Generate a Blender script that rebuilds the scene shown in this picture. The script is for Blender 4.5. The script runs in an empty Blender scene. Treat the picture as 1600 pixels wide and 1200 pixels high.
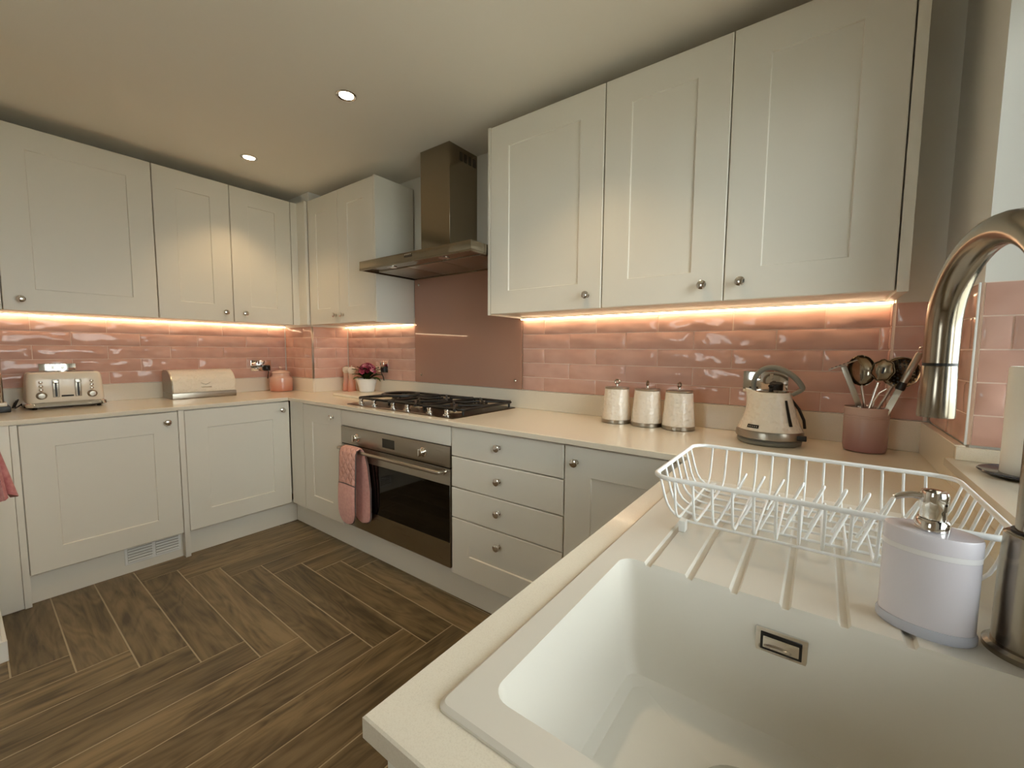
import bpy, bmesh, math, random
from mathutils import Vector, Matrix
from math import pi, sin, cos, radians

SC = bpy.context.scene
COL = SC.collection
rnd = random.Random(7)

# ------------------------------------------------------------------ camera
YAW, PIT, ROLL, FPX = 0.6347, -0.0797, 0.0072, 653.1
CAM = Vector((3.6251, -2.0203, 1.2465))
_f = Vector((-sin(YAW)*cos(PIT), cos(YAW)*cos(PIT), sin(PIT)))
_r = Vector((cos(YAW), sin(YAW), 0)); _u = _r.cross(_f)
_r2 = _r*cos(ROLL) + _u*sin(ROLL); _u2 = _u*cos(ROLL) - _r*sin(ROLL)
cd = bpy.data.cameras.new('camera'); cd.sensor_fit = 'HORIZONTAL'; cd.sensor_width = 36
cd.lens = 36*FPX/1600; cd.clip_start = 0.02; cd.clip_end = 60
cam = bpy.data.objects.new('camera', cd); COL.objects.link(cam)
cam.matrix_world = Matrix(((_r2.x, _u2.x, -_f.x, CAM.x), (_r2.y, _u2.y, -_f.y, CAM.y), (_r2.z, _u2.z, -_f.z, CAM.z), (0, 0, 0, 1)))
SC.camera = cam

# ------------------------------------------------------------------ world, light levels, exposure
w = bpy.data.worlds.new('overcast_sky'); SC.world = w; w.use_nodes = True
bg = w.node_tree.nodes['Background']; bg.inputs[0].default_value = (0.95, 1.0, 0.98, 1); bg.inputs[1].default_value = 7.4
SPOT_W = 14.0          # each ceiling downlight
LED_E = 11.0           # under-cabinet strips
WARM = (1.0, 0.70, 0.37)
vs = SC.view_settings; vs.view_transform = 'Standard'; vs.look = 'None'; vs.gamma = 1.0; vs.use_curve_mapping = False
vs.exposure = 0.22
SC.cycles.max_bounces = 10; SC.cycles.diffuse_bounces = 6; SC.cycles.glossy_bounces = 5
SC.cycles.transmission_bounces = 8; SC.cycles.transparent_max_bounces = 12
SC.cycles.caustics_reflective = False; SC.cycles.caustics_refractive = False
SC.cycles.sample_clamp_indirect = 4.0

# ------------------------------------------------------------------ helpers: objects
ORG = {}
def link(o): COL.objects.link(o); return o
def tag(o, label, cat, group=None):
    o['label'] = label; o['category'] = cat
    if group: o['group'] = group
    return o
def thing(name, label, cat, loc=(0, 0, 0), rz=0.0, group=None):
    o = bpy.data.objects.new(name, None); o.empty_display_size = 0.05; link(o)
    o.location = loc; o.rotation_euler = (0, 0, rz); ORG[o] = Vector((0, 0, 0))
    return tag(o, label, cat, group)
def wthing(name, label, cat, loc, group=None):
    """a thing whose parts are written in world coordinates"""
    o = thing(name, label, cat, loc, 0, group); ORG[o] = Vector(loc); return o
def to_mesh(bm, name, sm=None, recalc=True):
    if recalc: bmesh.ops.recalc_face_normals(bm, faces=bm.faces[:])
    me = bpy.data.meshes.new(name); bm.to_mesh(me); bm.free()
    if sm is not None:
        me.shade_smooth(); me.set_sharp_from_angle(angle=radians(sm))
    return me
def obj(name, bm, mat, parent=None, sm=40, label=None):
    if parent is not None:
        g = ORG.get(parent, Vector((0, 0, 0)))
        if g.length: bmesh.ops.translate(bm, verts=bm.verts[:], vec=-g)
    me = to_mesh(bm, name, sm)
    for m in (mat if isinstance(mat, (list, tuple)) else [mat]): me.materials.append(m)
    o = link(bpy.data.objects.new(name, me))
    if parent is not None:
        o.parent = parent; ORG[o] = ORG.get(parent, Vector((0, 0, 0)))
    if label: o['label'] = label
    return o
def origin_to(o, p):
    """put a single-mesh thing's origin at p"""
    o.data.transform(Matrix.Translation(-Vector(p))); o.location = p; return o
def struct(name, bm, mat, sm=None):
    o = obj(name, bm, mat, None, sm); o['kind'] = 'structure'; return o

# ------------------------------------------------------------------ helpers: shapes
def B(): return bmesh.new()
def box(bm, x0, x1, y0, y1, z0, z1, bev=0.0, seg=2, mi=0):
    ret = bmesh.ops.create_cube(bm, size=1)
    vs_ = ret['verts']
    for v in vs_:
        v.co = Vector((x0 if v.co.x < 0 else x1, y0 if v.co.y < 0 else y1, z0 if v.co.z < 0 else z1))
    fs = set(f for v in vs_ for f in v.link_faces)
    for f in fs: f.material_index = mi
    if bev > 0:
        es = list(set(e for v in vs_ for e in v.link_edges))
        bmesh.ops.bevel(bm, geom=es, offset=bev, segments=seg, affect='EDGES', profile=0.6, material=-1)
    return bm
def bxo(name, parent, mat, *a, bev=0.0, seg=2, sm=40, label=None):
    return obj(name, box(B(), *a, bev=bev, seg=seg), mat, parent, sm, label)
def lathe(bm, prof, n=32, M=None, sx=1.0, sy=1.0, cap=True):
    rings = []; new = []
    for r, z in prof:
        if r < 1e-6:
            v = bm.verts.new((0, 0, z)); rings.append([v]); new.append(v)
        else:
            ring = [bm.verts.new((r*sx*cos(2*pi*i/n), r*sy*sin(2*pi*i/n), z)) for i in range(n)]
            rings.append(ring); new += ring
    for a, b in zip(rings[:-1], rings[1:]):
        for i in range(n):
            j = (i+1) % n
            if len(a) == 1 and len(b) == 1: continue
            if len(a) == 1: bm.faces.new((a[0], b[i], b[j]))
            elif len(b) == 1: bm.faces.new((a[i], b[0], a[j]))
            else: bm.faces.new((a[i], b[i], b[j], a[j]))
    if cap:
        if len(rings[0]) > 1: bm.faces.new(rings[0])
        if len(rings[-1]) > 1: bm.faces.new(rings[-1])
    if M is not None: bmesh.ops.transform(bm, matrix=M, verts=new)
    return bm
def tube(bm, pts, r, n=8, closed=False, cap=True):
    pts = [Vector(p) for p in pts]; m = len(pts)
    rs = r if isinstance(r, (list, tuple)) else [r]*m
    tans = []
    for i in range(m):
        a = pts[(i-1) % m] if (closed or i > 0) else pts[i]
        b = pts[(i+1) % m] if (closed or i < m-1) else pts[i]
        t = (b-a); t = t.normalized() if t.length > 1e-9 else Vector((0, 0, 1)); tans.append(t)
    t0 = tans[0]; ref = Vector((0, 0, 1)) if abs(t0.z) < .9 else Vector((1, 0, 0))
    nrm = t0.cross(ref).normalized(); rings = []
    for i in range(m):
        t = tans[i]; nrm = (nrm - t*nrm.dot(t))
        nrm = nrm.normalized() if nrm.length > 1e-6 else t.orthogonal().normalized()
        bi = t.cross(nrm)
        rings.append([bm.verts.new(pts[i] + (nrm*cos(2*pi*k/n) + bi*sin(2*pi*k/n))*rs[i]) for k in range(n)])
    rng = range(m) if closed else range(m-1)
    for i in rng:
        a, b = rings[i], rings[(i+1) % m]
        for k in range(n): bm.faces.new((a[k], a[(k+1) % n], b[(k+1) % n], b[k]))
    if cap and not closed:
        bm.faces.new(rings[0]); bm.faces.new(rings[-1])
    return bm
def fillet(pts, rad, n=5, closed=False):
    """round the corners of a polyline"""
    pts = [Vector(p) for p in pts]; out = []; m = len(pts)
    for i, p in enumerate(pts):
        if not closed and i in (0, m-1): out.append(p); continue
        a = pts[(i-1) % m]; b = pts[(i+1) % m]
        da = (a-p); db = (b-p); k = min(rad, da.length*.48, db.length*.48)
        s = p + da.normalized()*k; e = p + db.normalized()*k
        for j in range(n+1):
            t = j/n; out.append(s*(1-t)**2 + p*2*t*(1-t) + e*t*t)
    return out
def rrect(x0, x1, y0, y1, r, n=6):
    out = []
    for cx, cy, a0 in ((x1-r, y1-r, 0), (x0+r, y1-r, 90), (x0+r, y0+r, 180), (x1-r, y0+r, 270)):
        for j in range(n+1):
            a = radians(a0 + 90*j/n); out.append((cx+r*cos(a), cy+r*sin(a)))
    return out
def loft(bm, loops, cap0=True, cap1=True, mi=0):
    rings = [[bm.verts.new(p) for p in lp] for lp in loops]; n = len(rings[0])
    for a, b in zip(rings[:-1], rings[1:]):
        for i in range(n):
            f = bm.faces.new((a[i], a[(i+1) % n], b[(i+1) % n], b[i])); f.material_index = mi
    if cap0: bm.faces.new(rings[0]).material_index = mi
    if cap1: bm.faces.new(rings[-1]).material_index = mi
    return bm
def prism(bm, poly, z0, z1):
    return loft(bm, [[(x, y, z0) for x, y in poly], [(x, y, z1) for x, y in poly]])
def xform(bm, M): bmesh.ops.transform(bm, matrix=M, verts=bm.verts[:]); return bm
def RX(d): return Matrix.Rotation(radians(d), 4, 'X')
def RY(d): return Matrix.Rotation(radians(d), 4, 'Y')
def RZ(d): return Matrix.Rotation(radians(d), 4, 'Z')
def TR(x, y, z): return Matrix.Translation((x, y, z))

# ------------------------------------------------------------------ helpers: materials
def lin(c): return tuple(((v/255)/12.92 if v/255 <= .04045 else ((v/255+.055)/1.055)**2.4) for v in c) + (1,)
def mat(name, col, rough=.5, metal=0.0, coat=0.0, spec=.5, emis=None, es=0.0, trans=0.0, ior=1.45, alpha=None):
    m = bpy.data.materials.new(name); m.use_nodes = True
    p = m.node_tree.nodes['Principled BSDF']
    p.inputs['Base Color'].default_value = lin(col); p.inputs['Roughness'].default_value = rough
    p.inputs['Metallic'].default_value = metal; p.inputs['Coat Weight'].default_value = coat
    p.inputs['Specular IOR Level'].default_value = spec; p.inputs['IOR'].default_value = ior
    p.inputs['Transmission Weight'].default_value = trans
    if emis: p.inputs['Emission Color'].default_value = (*emis, 1); p.inputs['Emission Strength'].default_value = es
    m.diffuse_color = lin(col)
    return m
class NT:
    def __init__(s, m): s.t = m.node_tree; s.p = s.t.nodes['Principled BSDF']
    def n(s, typ, **kw):
        nd = s.t.nodes.new(typ)
        for k, v in kw.items():
            if hasattr(nd, k) and k not in nd.inputs: setattr(nd, k, v)
            else: nd.inputs[k].default_value = v
        return nd
    def l(s, a, b): s.t.links.new(a, b)
    def coords(s, scale=(1, 1, 1), kind='Object', rnd_off=0.0):
        tc = s.n('ShaderNodeTexCoord'); mp = s.n('ShaderNodeMapping'); mp.inputs['Scale'].default_value = scale
        src = tc.outputs[kind]
        if rnd_off:
            oi = s.n('ShaderNodeObjectInfo'); ml = s.n('ShaderNodeVectorMath', operation='SCALE'); cb = s.n('ShaderNodeCombineXYZ')
            for i in range(3): s.l(oi.outputs['Random'], cb.inputs[i])
            s.l(cb.outputs[0], ml.inputs[0]); ml.inputs['Scale'].default_value = rnd_off
            ad = s.n('ShaderNodeVectorMath', operation='ADD'); s.l(src, ad.inputs[0]); s.l(ml.outputs[0], ad.inputs[1]); src = ad.outputs[0]
        s.l(src, mp.inputs['Vector']); return mp.outputs[0]
    def ramp(s, fac, stops):
        r = s.n('ShaderNodeValToRGB'); e = r.color_ramp.elements
        while len(e) < len(stops): e.new(0.5)
        for i, (p, c) in enumerate(stops): e[i].position = p; e[i].color = lin(c) if max(c) > 1 else (*c[:3], 1)
        s.l(fac, r.inputs['Fac']); return r.outputs['Color']
    def bump(s, h, strength=.2, dist=.01):
        b = s.n('ShaderNodeBump'); b.inputs['Strength'].default_value = strength; b.inputs['Distance'].default_value = dist
        s.l(h, b.inputs['Height']); s.l(b.outputs[0], s.p.inputs['Normal']); return b

M = {}
M['cab'] = mat('cabinet_paint', (232, 228, 218), .42)
M['carc'] = mat('cabinet_carcass', (224, 220, 211), .5)
M['wall'] = mat('wall_paint', (238, 236, 230), .8)
M['ceil'] = mat('ceiling_paint', (244, 239, 228), .85)
M['white'] = mat('white_plastic', (238, 238, 236), .35)
M['rack'] = mat('white_coated_wire', (246, 248, 249), .3)
M['sink'] = mat('white_composite_sink', (221, 216, 206), .38)
M['chrome'] = mat('chrome', (225, 222, 218), .07, 1.0)
M['steel'] = mat('brushed_steel', (168, 160, 148), .3, 1.0)
M['dsteel'] = mat('brushed_hood_steel', (152, 141, 124), .13, 1.0)
M['tapsteel'] = mat('brushed_nickel', (150, 140, 126), .2, 1.0)
M['black'] = mat('black_plastic', (22, 21, 20), .4)
M['iron'] = mat('cast_iron', (26, 24, 23), .45)
M['oglass'] = mat('black_oven_glass', (8, 7, 7), .04, spec=.5)
M['dark'] = mat('dark_gap', (45, 42, 38), .7)
M['grey'] = mat('grey_plastic', (128, 128, 120), .45)
M['ventgap'] = mat('vent_shadow_grey', (176, 174, 167), .6)
M['grout'] = mat('pale_pink_grout', (244, 224, 210), .8)
M['fgrout'] = mat('pale_floor_grout', (166, 153, 130), .85)
M['cream'] = mat('cream_enamel', (236, 226, 210), .25, coat=.3)
M['piping'] = mat('grey_fabric_binding', (98, 84, 82), .9)
M['leaf'] = mat('dark_leaf', (38, 62, 28), .5)
M['leaf2'] = mat('light_leaf', (92, 118, 52), .5)
M['petal'] = mat('pink_petal', (184, 72, 104), .6)
M['petal2'] = mat('pale_pink_petal', (238, 160, 180), .6)
M['garden'] = mat('pale_patio', (186, 184, 174), .9)
M['soil'] = mat('soil', (50, 36, 28), .9)
M['lilac'] = mat('pale_lilac_plastic', (226, 222, 232), .25, coat=.4)
M['band'] = mat('pearl_band', (240, 238, 242), .3)
M['acry'] = mat('clear_acrylic', (226, 230, 246), .12, trans=.25, ior=1.45)
M['board'] = mat('white_marble_board', (238, 230, 214), .2)
M['wax'] = mat('candle_wax', (250, 249, 243), .5)
M['wood'] = mat('wooden_spatula', (150, 118, 92), .6)
M['slate'] = mat('dark_glass_plate', (60, 64, 74), .12)
M['led'] = mat('warm_led_diffuser', (255, 225, 190), .5, emis=(1.0, .74, .46), es=LED_E)
M['lampface'] = mat('downlight_lens', (255, 240, 215), .4, emis=(1.0, .86, .66), es=14.0)
M['display'] = mat('oven_display', (38, 32, 26), .15)
M['silverprint'] = mat('silver_print', (190, 186, 178), .4)

def quartz():
    m = mat('white_quartz', (234, 224, 206), .16, coat=.1); t = NT(m)
    n = t.n('ShaderNodeTexNoise', Scale=700.0, Detail=2.0); t.l(t.coords(), n.inputs['Vector'])
    t.l(t.ramp(n.outputs['Fac'], [(.30, (228, 219, 202)), (.45, (235, 226, 209)), (.7, (238, 230, 214))]), t.p.inputs['Base Color']); return m
M['quartz'] = quartz()
def tile_mat(name, c0, c1):
    m = mat(name, c0, .09, spec=.38); t = NT(m)
    v = t.coords((1, 1, 1), rnd_off=31.0)
    n = t.n('ShaderNodeTexNoise', Scale=9.0, Detail=2.0); t.l(v, n.inputs['Vector'])
    t.l(t.ramp(n.outputs['Fac'], [(.3, c0), (.7, c1)]), t.p.inputs['Base Color'])
    v2 = t.coords((8, 8, 15), rnd_off=17.0)
    n2 = t.n('ShaderNodeTexNoise', Scale=1.0, Detail=1.0, Roughness=.4); t.l(v2, n2.inputs['Vector'])
    t.bump(n2.outputs['Fac'], .6, .022); return m
M['tile'] = tile_mat('glazed_pink_tile', (209, 165, 149), (219, 179, 164))
def oak():
    m = mat('oak_effect_tile', (120, 96, 68), .42); t = NT(m)
    oi = t.n('ShaderNodeObjectInfo')
    v = t.coords((1.6, 13, 13), rnd_off=23.0)
    n = t.n('ShaderNodeTexNoise', Scale=1.0, Detail=7.0, Roughness=.6, Distortion=1.6); t.l(v, n.inputs['Vector'])
    v2 = t.coords((.9, 5.0, 5.0), rnd_off=41.0)
    n2 = t.n('ShaderNodeTexNoise', Scale=1.0, Detail=2.0, Distortion=1.2); t.l(v2, n2.inputs['Vector'])
    wv = t.n('ShaderNodeMath', operation='MULTIPLY'); t.l(n2.outputs['Fac'], wv.inputs[0]); wv.inputs[1].default_value = 70.0
    sn = t.n('ShaderNodeMath', operation='SINE'); t.l(wv.outputs[0], sn.inputs[0])
    v3 = t.coords((8, 160, 160), rnd_off=11.0)
    n3 = t.n('ShaderNodeTexNoise', Scale=1.0, Detail=3.0); t.l(v3, n3.inputs['Vector'])
    a = t.n('ShaderNodeMath', operation='MULTIPLY_ADD'); t.l(sn.outputs[0], a.inputs[0]); a.inputs[1].default_value = .055; t.l(n.outputs['Fac'], a.inputs[2])
    b = t.n('ShaderNodeMath', operation='MULTIPLY_ADD'); t.l(n3.outputs['Fac'], b.inputs[0]); b.inputs[1].default_value = .16; t.l(a.outputs[0], b.inputs[2])
    c = t.ramp(b.outputs[0], [(.38, (72, 60, 41)), (.54, (105, 89, 63)), (.74, (130, 112, 83))])
    hs = t.n('ShaderNodeHueSaturation'); t.l(c, hs.inputs['Color'])
    mr = t.n('ShaderNodeMapRange'); t.l(oi.outputs['Random'], mr.inputs['Value']); mr.inputs['To Min'].default_value = .80; mr.inputs['To Max'].default_value = 1.12
    t.l(mr.outputs[0], hs.inputs['Value']); t.l(hs.outputs[0], t.p.inputs['Base Color'])
    t.bump(b.outputs[0], .12, .003); return m
M['oak'] = oak()
def glassy(name, tint, gloss):
    m = bpy.data.materials.new(name); m.use_nodes = True; nt = m.node_tree
    nt.nodes.remove(nt.nodes['Principled BSDF']); out = nt.nodes['Material Output']
    tr = nt.nodes.new('ShaderNodeBsdfTransparent'); tr.inputs[0].default_value = tint
    gl = nt.nodes.new('ShaderNodeBsdfGlossy'); gl.inputs['Roughness'].default_value = .02
    mx = nt.nodes.new('ShaderNodeMixShader'); fr = nt.nodes.new('ShaderNodeFresnel'); fr.inputs[0].default_value = 1.45
    nt.links.new(fr.outputs[0], mx.inputs[0]); nt.links.new(tr.outputs[0], mx.inputs[1]); nt.links.new(gl.outputs[0], mx.inputs[2])
    nt.links.new(mx.outputs[0], out.inputs[0]); return m
M['pane'] = glassy('window_glass', (.96, .98, .98, 1), .05)
M['splash'] = mat('pink_back_painted_glass', (184, 140, 121), .015, spec=.6)
def hammered(name, col, sc=1.0):
    m = mat(name, col, .22, coat=.4); t = NT(m)
    v = t.coords((sc, sc, sc)); n = t.n('ShaderNodeTexVoronoi', Scale=85.0); n.feature = 'SMOOTH_F1'; t.l(v, n.inputs['Vector'])
    t.bump(n.outputs['Distance'], .6, .006); return m
M['hammer'] = hammered('dimpled_cream_enamel', (238, 230, 216))
M['canist'] = hammered('dimpled_white_enamel', (236, 228, 216), .8)
def ombre(name, lo, mid, hi, z0, z1):
    m = mat(name, mid, .18, coat=.5); t = NT(m)
    tc = t.n('ShaderNodeTexCoord'); sp = t.n('ShaderNodeSeparateXYZ'); t.l(tc.outputs['Object'], sp.inputs[0])
    mr = t.n('ShaderNodeMapRange'); t.l(sp.outputs['Z'], mr.inputs['Value']); mr.inputs['From Min'].default_value = z0; mr.inputs['From Max'].default_value = z1
    t.l(t.ramp(mr.outputs[0], [(0, lo), (.55, mid), (1, hi)]), t.p.inputs['Base Color']); return m
M['coral'] = ombre('coral_glazed_stoneware', (204, 130, 106), (214, 164, 144), (226, 192, 174), .0, .15)
M['rose'] = ombre('dusty_pink_stoneware', (152, 108, 109), (176, 143, 138), (194, 168, 159), .0, .14)
M['millc'] = ombre('coral_glazed_mill', (206, 130, 106), (216, 160, 138), (228, 198, 178), .0, .17)
def fabric(name, col, col2):
    m = mat(name, col, .95); t = NT(m)
    n = t.n('ShaderNodeTexNoise', Scale=60.0, Detail=4.0); t.l(t.coords(), n.inputs['Vector'])
    t.l(t.ramp(n.outputs['Fac'], [(.3, col2), (.7, col)]), t.p.inputs['Base Color']); t.bump(n.outputs['Fac'], .3, .004)
    t.p.inputs['Sheen Weight'].default_value = .3; return m
M['pinkfab'] = fabric('pink_cotton', (226, 172, 162), (212, 154, 146))
M['towel'] = fabric('pink_towelling', (202, 136, 134), (180, 108, 110))
def brushed(m, sc):
    t = NT(m); n = t.n('ShaderNodeTexNoise', Scale=1.0, Detail=3.0); t.l(t.coords(sc), n.inputs['Vector'])
    mr = t.n('ShaderNodeMapRange'); t.l(n.outputs['Fac'], mr.inputs['Value']); r = t.p.inputs['Roughness'].default_value
    mr.inputs['To Min'].default_value = r*.75; mr.inputs['To Max'].default_value = r*1.3; t.l(mr.outputs[0], t.p.inputs['Roughness'])
brushed(M['steel'], (4, 4, 700)); brushed(M['dsteel'], (4, 4, 700))

# ================================================================== the room
CEIL = 2.435; T = 0.91
XC = 3.938                      # window wall
YWIN0, YWIN1, ZWIN0, ZWIN1 = -2.05, -0.50, 0.962, 2.16
floor = struct('floor', box(B(), -.15, 4.25, -4.4, .15, -.08, -.0012), M['fgrout'])
ceiling = struct('ceiling', box(B(), -.15, 4.25, -4.4, .15, CEIL, CEIL+.1), M['ceil'])
wall_back = struct('wall_back', box(B(), -.15, 4.25, 0, .15, -.08, CEIL), M['wall'])
wall_left = struct('wall_left', box(B(), -.15, 0, -1.952, 0, -.08, CEIL), M['wall'])
wall_left_front = struct('wall_left_front', box(B(), -.15, 1.070, -4.4, -1.952, -.08, CEIL, bev=.004), M['wall'])
bm = B()
box(bm, XC, 4.25, YWIN1, 0, -.08, CEIL); box(bm, XC, 4.25, -4.4, YWIN0, -.08, CEIL)
box(bm, XC, 4.25, YWIN0, YWIN1, -.08, ZWIN0); box(bm, XC, 4.25, YWIN0, YWIN1, ZWIN1, CEIL)
wall_right = struct('wall_right', bm, M['wall'])
bm = B(); W2X0, W2X1, W2Z0, W2Z1 = 1.95, 2.75, 1.05, 2.10  # opening for the added window behind the camera
for a in ((-.15, W2X0, -.08, CEIL), (W2X1, 4.25, -.08, CEIL), (W2X0, W2X1, -.08, W2Z0), (W2X0, W2X1, W2Z1, CEIL)): box(bm, a[0], a[1], -4.4, -4.25, a[2], a[3])
wall_front = struct('wall_front', bm, M['wall'])
added_win = bpy.data.objects.new('added_window', None); link(added_win); added_win.location = ((W2X0+W2X1)/2, -4.33, W2Z0); added_win['kind'] = 'structure'; ORG[added_win] = Vector(added_win.location)  # unseen window, added to fill the fronts and ceiling with daylight
bm = B()
for a in ((W2X0, W2X1, W2Z0, W2Z0+.06), (W2X0, W2X1, W2Z1-.06, W2Z1), (W2X0, W2X0+.06, W2Z0+.06, W2Z1-.06), (W2X1-.06, W2X1, W2Z0+.06, W2Z1-.06), (2.32, 2.38, W2Z0+.06, W2Z1-.06)): box(bm, a[0], a[1], -4.37, -4.31, a[2], a[3], bev=.006)
obj('window_frame', bm, M['white'], added_win)
for x0, x1 in ((W2X0+.06, 2.32), (2.38, W2X1-.06)): bxo('pane', added_win, M['pane'], x0, x1, -4.344, -4.338, W2Z0+.06, W2Z1-.06, sm=None)
wall_corner_left = struct('wall_corner_left', box(B(), 0, .43, -.306, 0, T+.0003, CEIL), M['wall'])
wall_corner_right = struct('wall_corner_right', box(B(), 3.826, XC, -.052, 0, T+.0003, CEIL), M['wall'])
bm = B(); box(bm, 1.070, 1.086, -4.25, -1.938, 0, .085, bev=.003); box(bm, .66, 1.0695, -1.952, -1.9385, 0, .085, bev=.003)
baseboard_left = struct('baseboard_left', bm, M['white'])

ground = struct('ground', box(B(), -30, 40, -40, 30, -.40, -.35), M['garden'])
# window: frame, panes, sill
win = bpy.data.objects.new('window_1', None); link(win); win.location = (4.17, -1.275, ZWIN0); win['kind'] = 'structure'; ORG[win] = Vector(win.location)
fx0, fx1 = 4.14, 4.20
bm = B()
for a in ((YWIN0, YWIN1, ZWIN0+.02, ZWIN0+.08), (YWIN0, YWIN1, ZWIN1-.06, ZWIN1), (YWIN0, YWIN0+.06, ZWIN0+.08, ZWIN1-.06), (YWIN1-.06, YWIN1, ZWIN0+.08, ZWIN1-.06), (-1.305, -1.245, ZWIN0+.08, ZWIN1-.06)):
    box(bm, fx0, fx1, *a, bev=.006)
obj('window_frame', bm, M['white'], win)
for y0, y1 in ((YWIN0+.06, -1.305), (-1.245, YWIN1-.06)):
    bxo('pane', win, M['pane'], 4.168, 4.174, y0, y1, ZWIN0+.08, ZWIN1-.06, sm=None)
bxo('window_sill', win, M['quartz'], 3.893, 4.14, YWIN0+.002, YWIN1-.012, ZWIN0, ZWIN0+.02, bev=.002)
bxo('sill_upstand', win, M['quartz'], 3.91, 4.14, YWIN1-.03, YWIN1-.01, ZWIN0+.02, 1.014, bev=.0015)

# ------------------------------------------------------------------ herringbone floor tiles
PW = .156; PL = 6*PW; G = .0048
def plank_mesh():
    bm = B(); box(bm, G/2, PL-G/2, G/2, PW-G/2, -.006, 0); 
    top = [e for e in bm.edges if all(abs(v.co.z) < 1e-6 for v in e.verts)]
    bmesh.ops.bevel(bm, geom=top, offset=.0012, segments=1, affect='EDGES')
    me = to_mesh(bm, 'plank'); me.materials.append(M['oak']); return me
PM = plank_mesh(); ANG = radians(-1.0); e1 = Vector((cos(ANG), sin(ANG), 0)); e2 = Vector((-sin(ANG), cos(ANG), 0)); P0 = Vector((1.083, -1.161, 0))
def add_plank(bl, vertical):
    rot = Matrix.Rotation(ANG + (pi/2 if vertical else 0), 4, 'Z')
    base = bl + (e1*PW if vertical else Vector())
    Mx = Matrix.Translation(base) @ rot
    cs = [Mx @ Vector((x, y, 0)) for x in (0, PL) for y in (0, PW)]
    X0, X1, Y0, Y1 = .02, XC-.01, -4.2, -.02
    if all(c.x < X0 for c in cs) or all(c.x > X1 for c in cs) or all(c.y < Y0 for c in cs) or all(c.y > Y1 for c in cs): return
    ctr = sum(cs, Vector())/4
    if ctr.x < 1.0 and ctr.y < -2.3: return
    me = PM
    if any(c.x < X0 or c.x > X1 or c.y < Y0 or c.y > Y1 for c in cs):
        bm = B(); bm.from_mesh(PM); inv = Mx.inverted()
        for co, no in (((X0, 0, 0), (-1, 0, 0)), ((X1, 0, 0), (1, 0, 0)), ((0, Y0, 0), (0, -1, 0)), ((0, Y1, 0), (0, 1, 0))):
            bmesh.ops.bisect_plane(bm, geom=bm.verts[:]+bm.edges[:]+bm.faces[:], plane_co=inv @ Vector(co), plane_no=(inv.to_3x3() @ Vector(no)), clear_outer=True)
        if not bm.faces: bm.free(); return
        me = to_mesh(bm, 'plank'); me.materials.append(M['oak'])
    o = link(bpy.data.objects.new('plank', me)); o.matrix_world = Mx; o.parent = floor
for k in range(-34, 36):
    for m_ in range(-4, 5):
        bl = P0 + e1*(k+6*m_)*PW + e2*(k-6*m_)*PW
        add_plank(bl, False)
        add_plank(bl + e1*6*PW + e2*(-5*PW), True)

# ------------------------------------------------------------------ wall tiles
TP = .3165; TH = .0815; JT = .0036
ROWS = [1.018, 1.0945, 1.176, 1.2575, 1.339, 1.4205]
TCACHE = {}
def tile_mesh(w_, h_, seed):
    key = (round(w_, 3), round(h_, 4), seed)
    if key in TCACHE: return TCACHE[key]
    r = random.Random(seed); bm = B(); nx = 7 if w_ > .12 else 3; W2, H2 = w_/2, h_/2
    ph = [r.uniform(0, 6.28) for _ in range(4)]
    g = []
    xs = [-W2, -W2+.007] + [-W2+.007 + (2*W2-.014)*i/(nx-1) for i in range(1, nx-1)] + [W2-.007, W2]
    zs = [-H2, -H2+.007, 0, H2-.007, H2]
    for iz, z in enumerate(zs):
        row = []
        for ix, x in enumerate(xs):
            e = ix in (0, len(xs)-1) or iz in (0, len(zs)-1)
            y = -.0068 if e else -.0092 - .0011*sin(x*22+ph[0])*sin(z*50+ph[1]) - .0007*sin(x*41+ph[2])
            row.append(bm.verts.new((x, y, z)))
        g.append(row)
    for a in range(len(zs)-1):
        for b in range(len(xs)-1): bm.faces.new((g[a][b], g[a][b+1], g[a+1][b+1], g[a+1][b]))
    per = g[0][:] + [g[i][-1] for i in range(1, len(zs))] + g[-1][::-1][1:] + [g[i][0] for i in range(len(zs)-2, 0, -1)]
    back = [bm.verts.new((v.co.x, -.002, v.co.z)) for v in per]
    n = len(per)
    for i in range(n): bm.faces.new((per[i], back[i], back[(i+1) % n], per[(i+1) % n]))
    me = to_mesh(bm, 'tile', 50); me.materials.append(M['tile']); TCACHE[key] = me; return me
def tiles(parent, org, rz, s0, s1, ph_even, ph_odd, rows=ROWS):
    """tile the strip s0..s1 measured along the local x of a wall plane through org turned by rz"""
    Mw = Matrix.Translation(org) @ Matrix.Rotation(rz, 4, 'Z')
    bm = B(); box(bm, s0, s1, -.0055, 0, rows[0], rows[-1]); xform(bm, Mw)
    gr = obj('grout', bm, M['grout'], parent, None)
    for i in range(len(rows)-1):
        z0, z1 = rows[i], rows[i+1]; ph = ph_even if (len(rows)-2-i) % 2 == 0 else ph_odd
        s = ph + math.floor((s0-ph)/TP)*TP
        while s < s1:
            a, b = max(s, s0), min(s+TP, s1); s += TP
            if b-a < .022: continue
            o = link(bpy.data.objects.new('tile', tile_mesh(b-a-JT, z1-z0-JT, rnd.randrange(5))))
            o.matrix_world = Mw @ Matrix.Translation(((a+b)/2, -.001, (z0+z1)/2)) @ Matrix.Rotation(rnd.uniform(-.006, .006), 4, 'Z')
            o.parent = parent; 
tiles(wall_back, (0, 0, 0), 0, .442, 1.278, .812, .654)
tiles(wall_back, (0, 0, 0), 0, 2.219, 3.824, 2.367, 2.527)
tiles(wall_left, (0, 0, 0), pi/2, -1.936, -.318, -1.721, -1.563)
tiles(wall_corner_left, (0, -.306, 0), 0, .012, .43, .30, .14)
tiles(wall_corner_left, (.43, 0, 0), pi/2, -.306, -.012, -.12, -.28)
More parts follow.
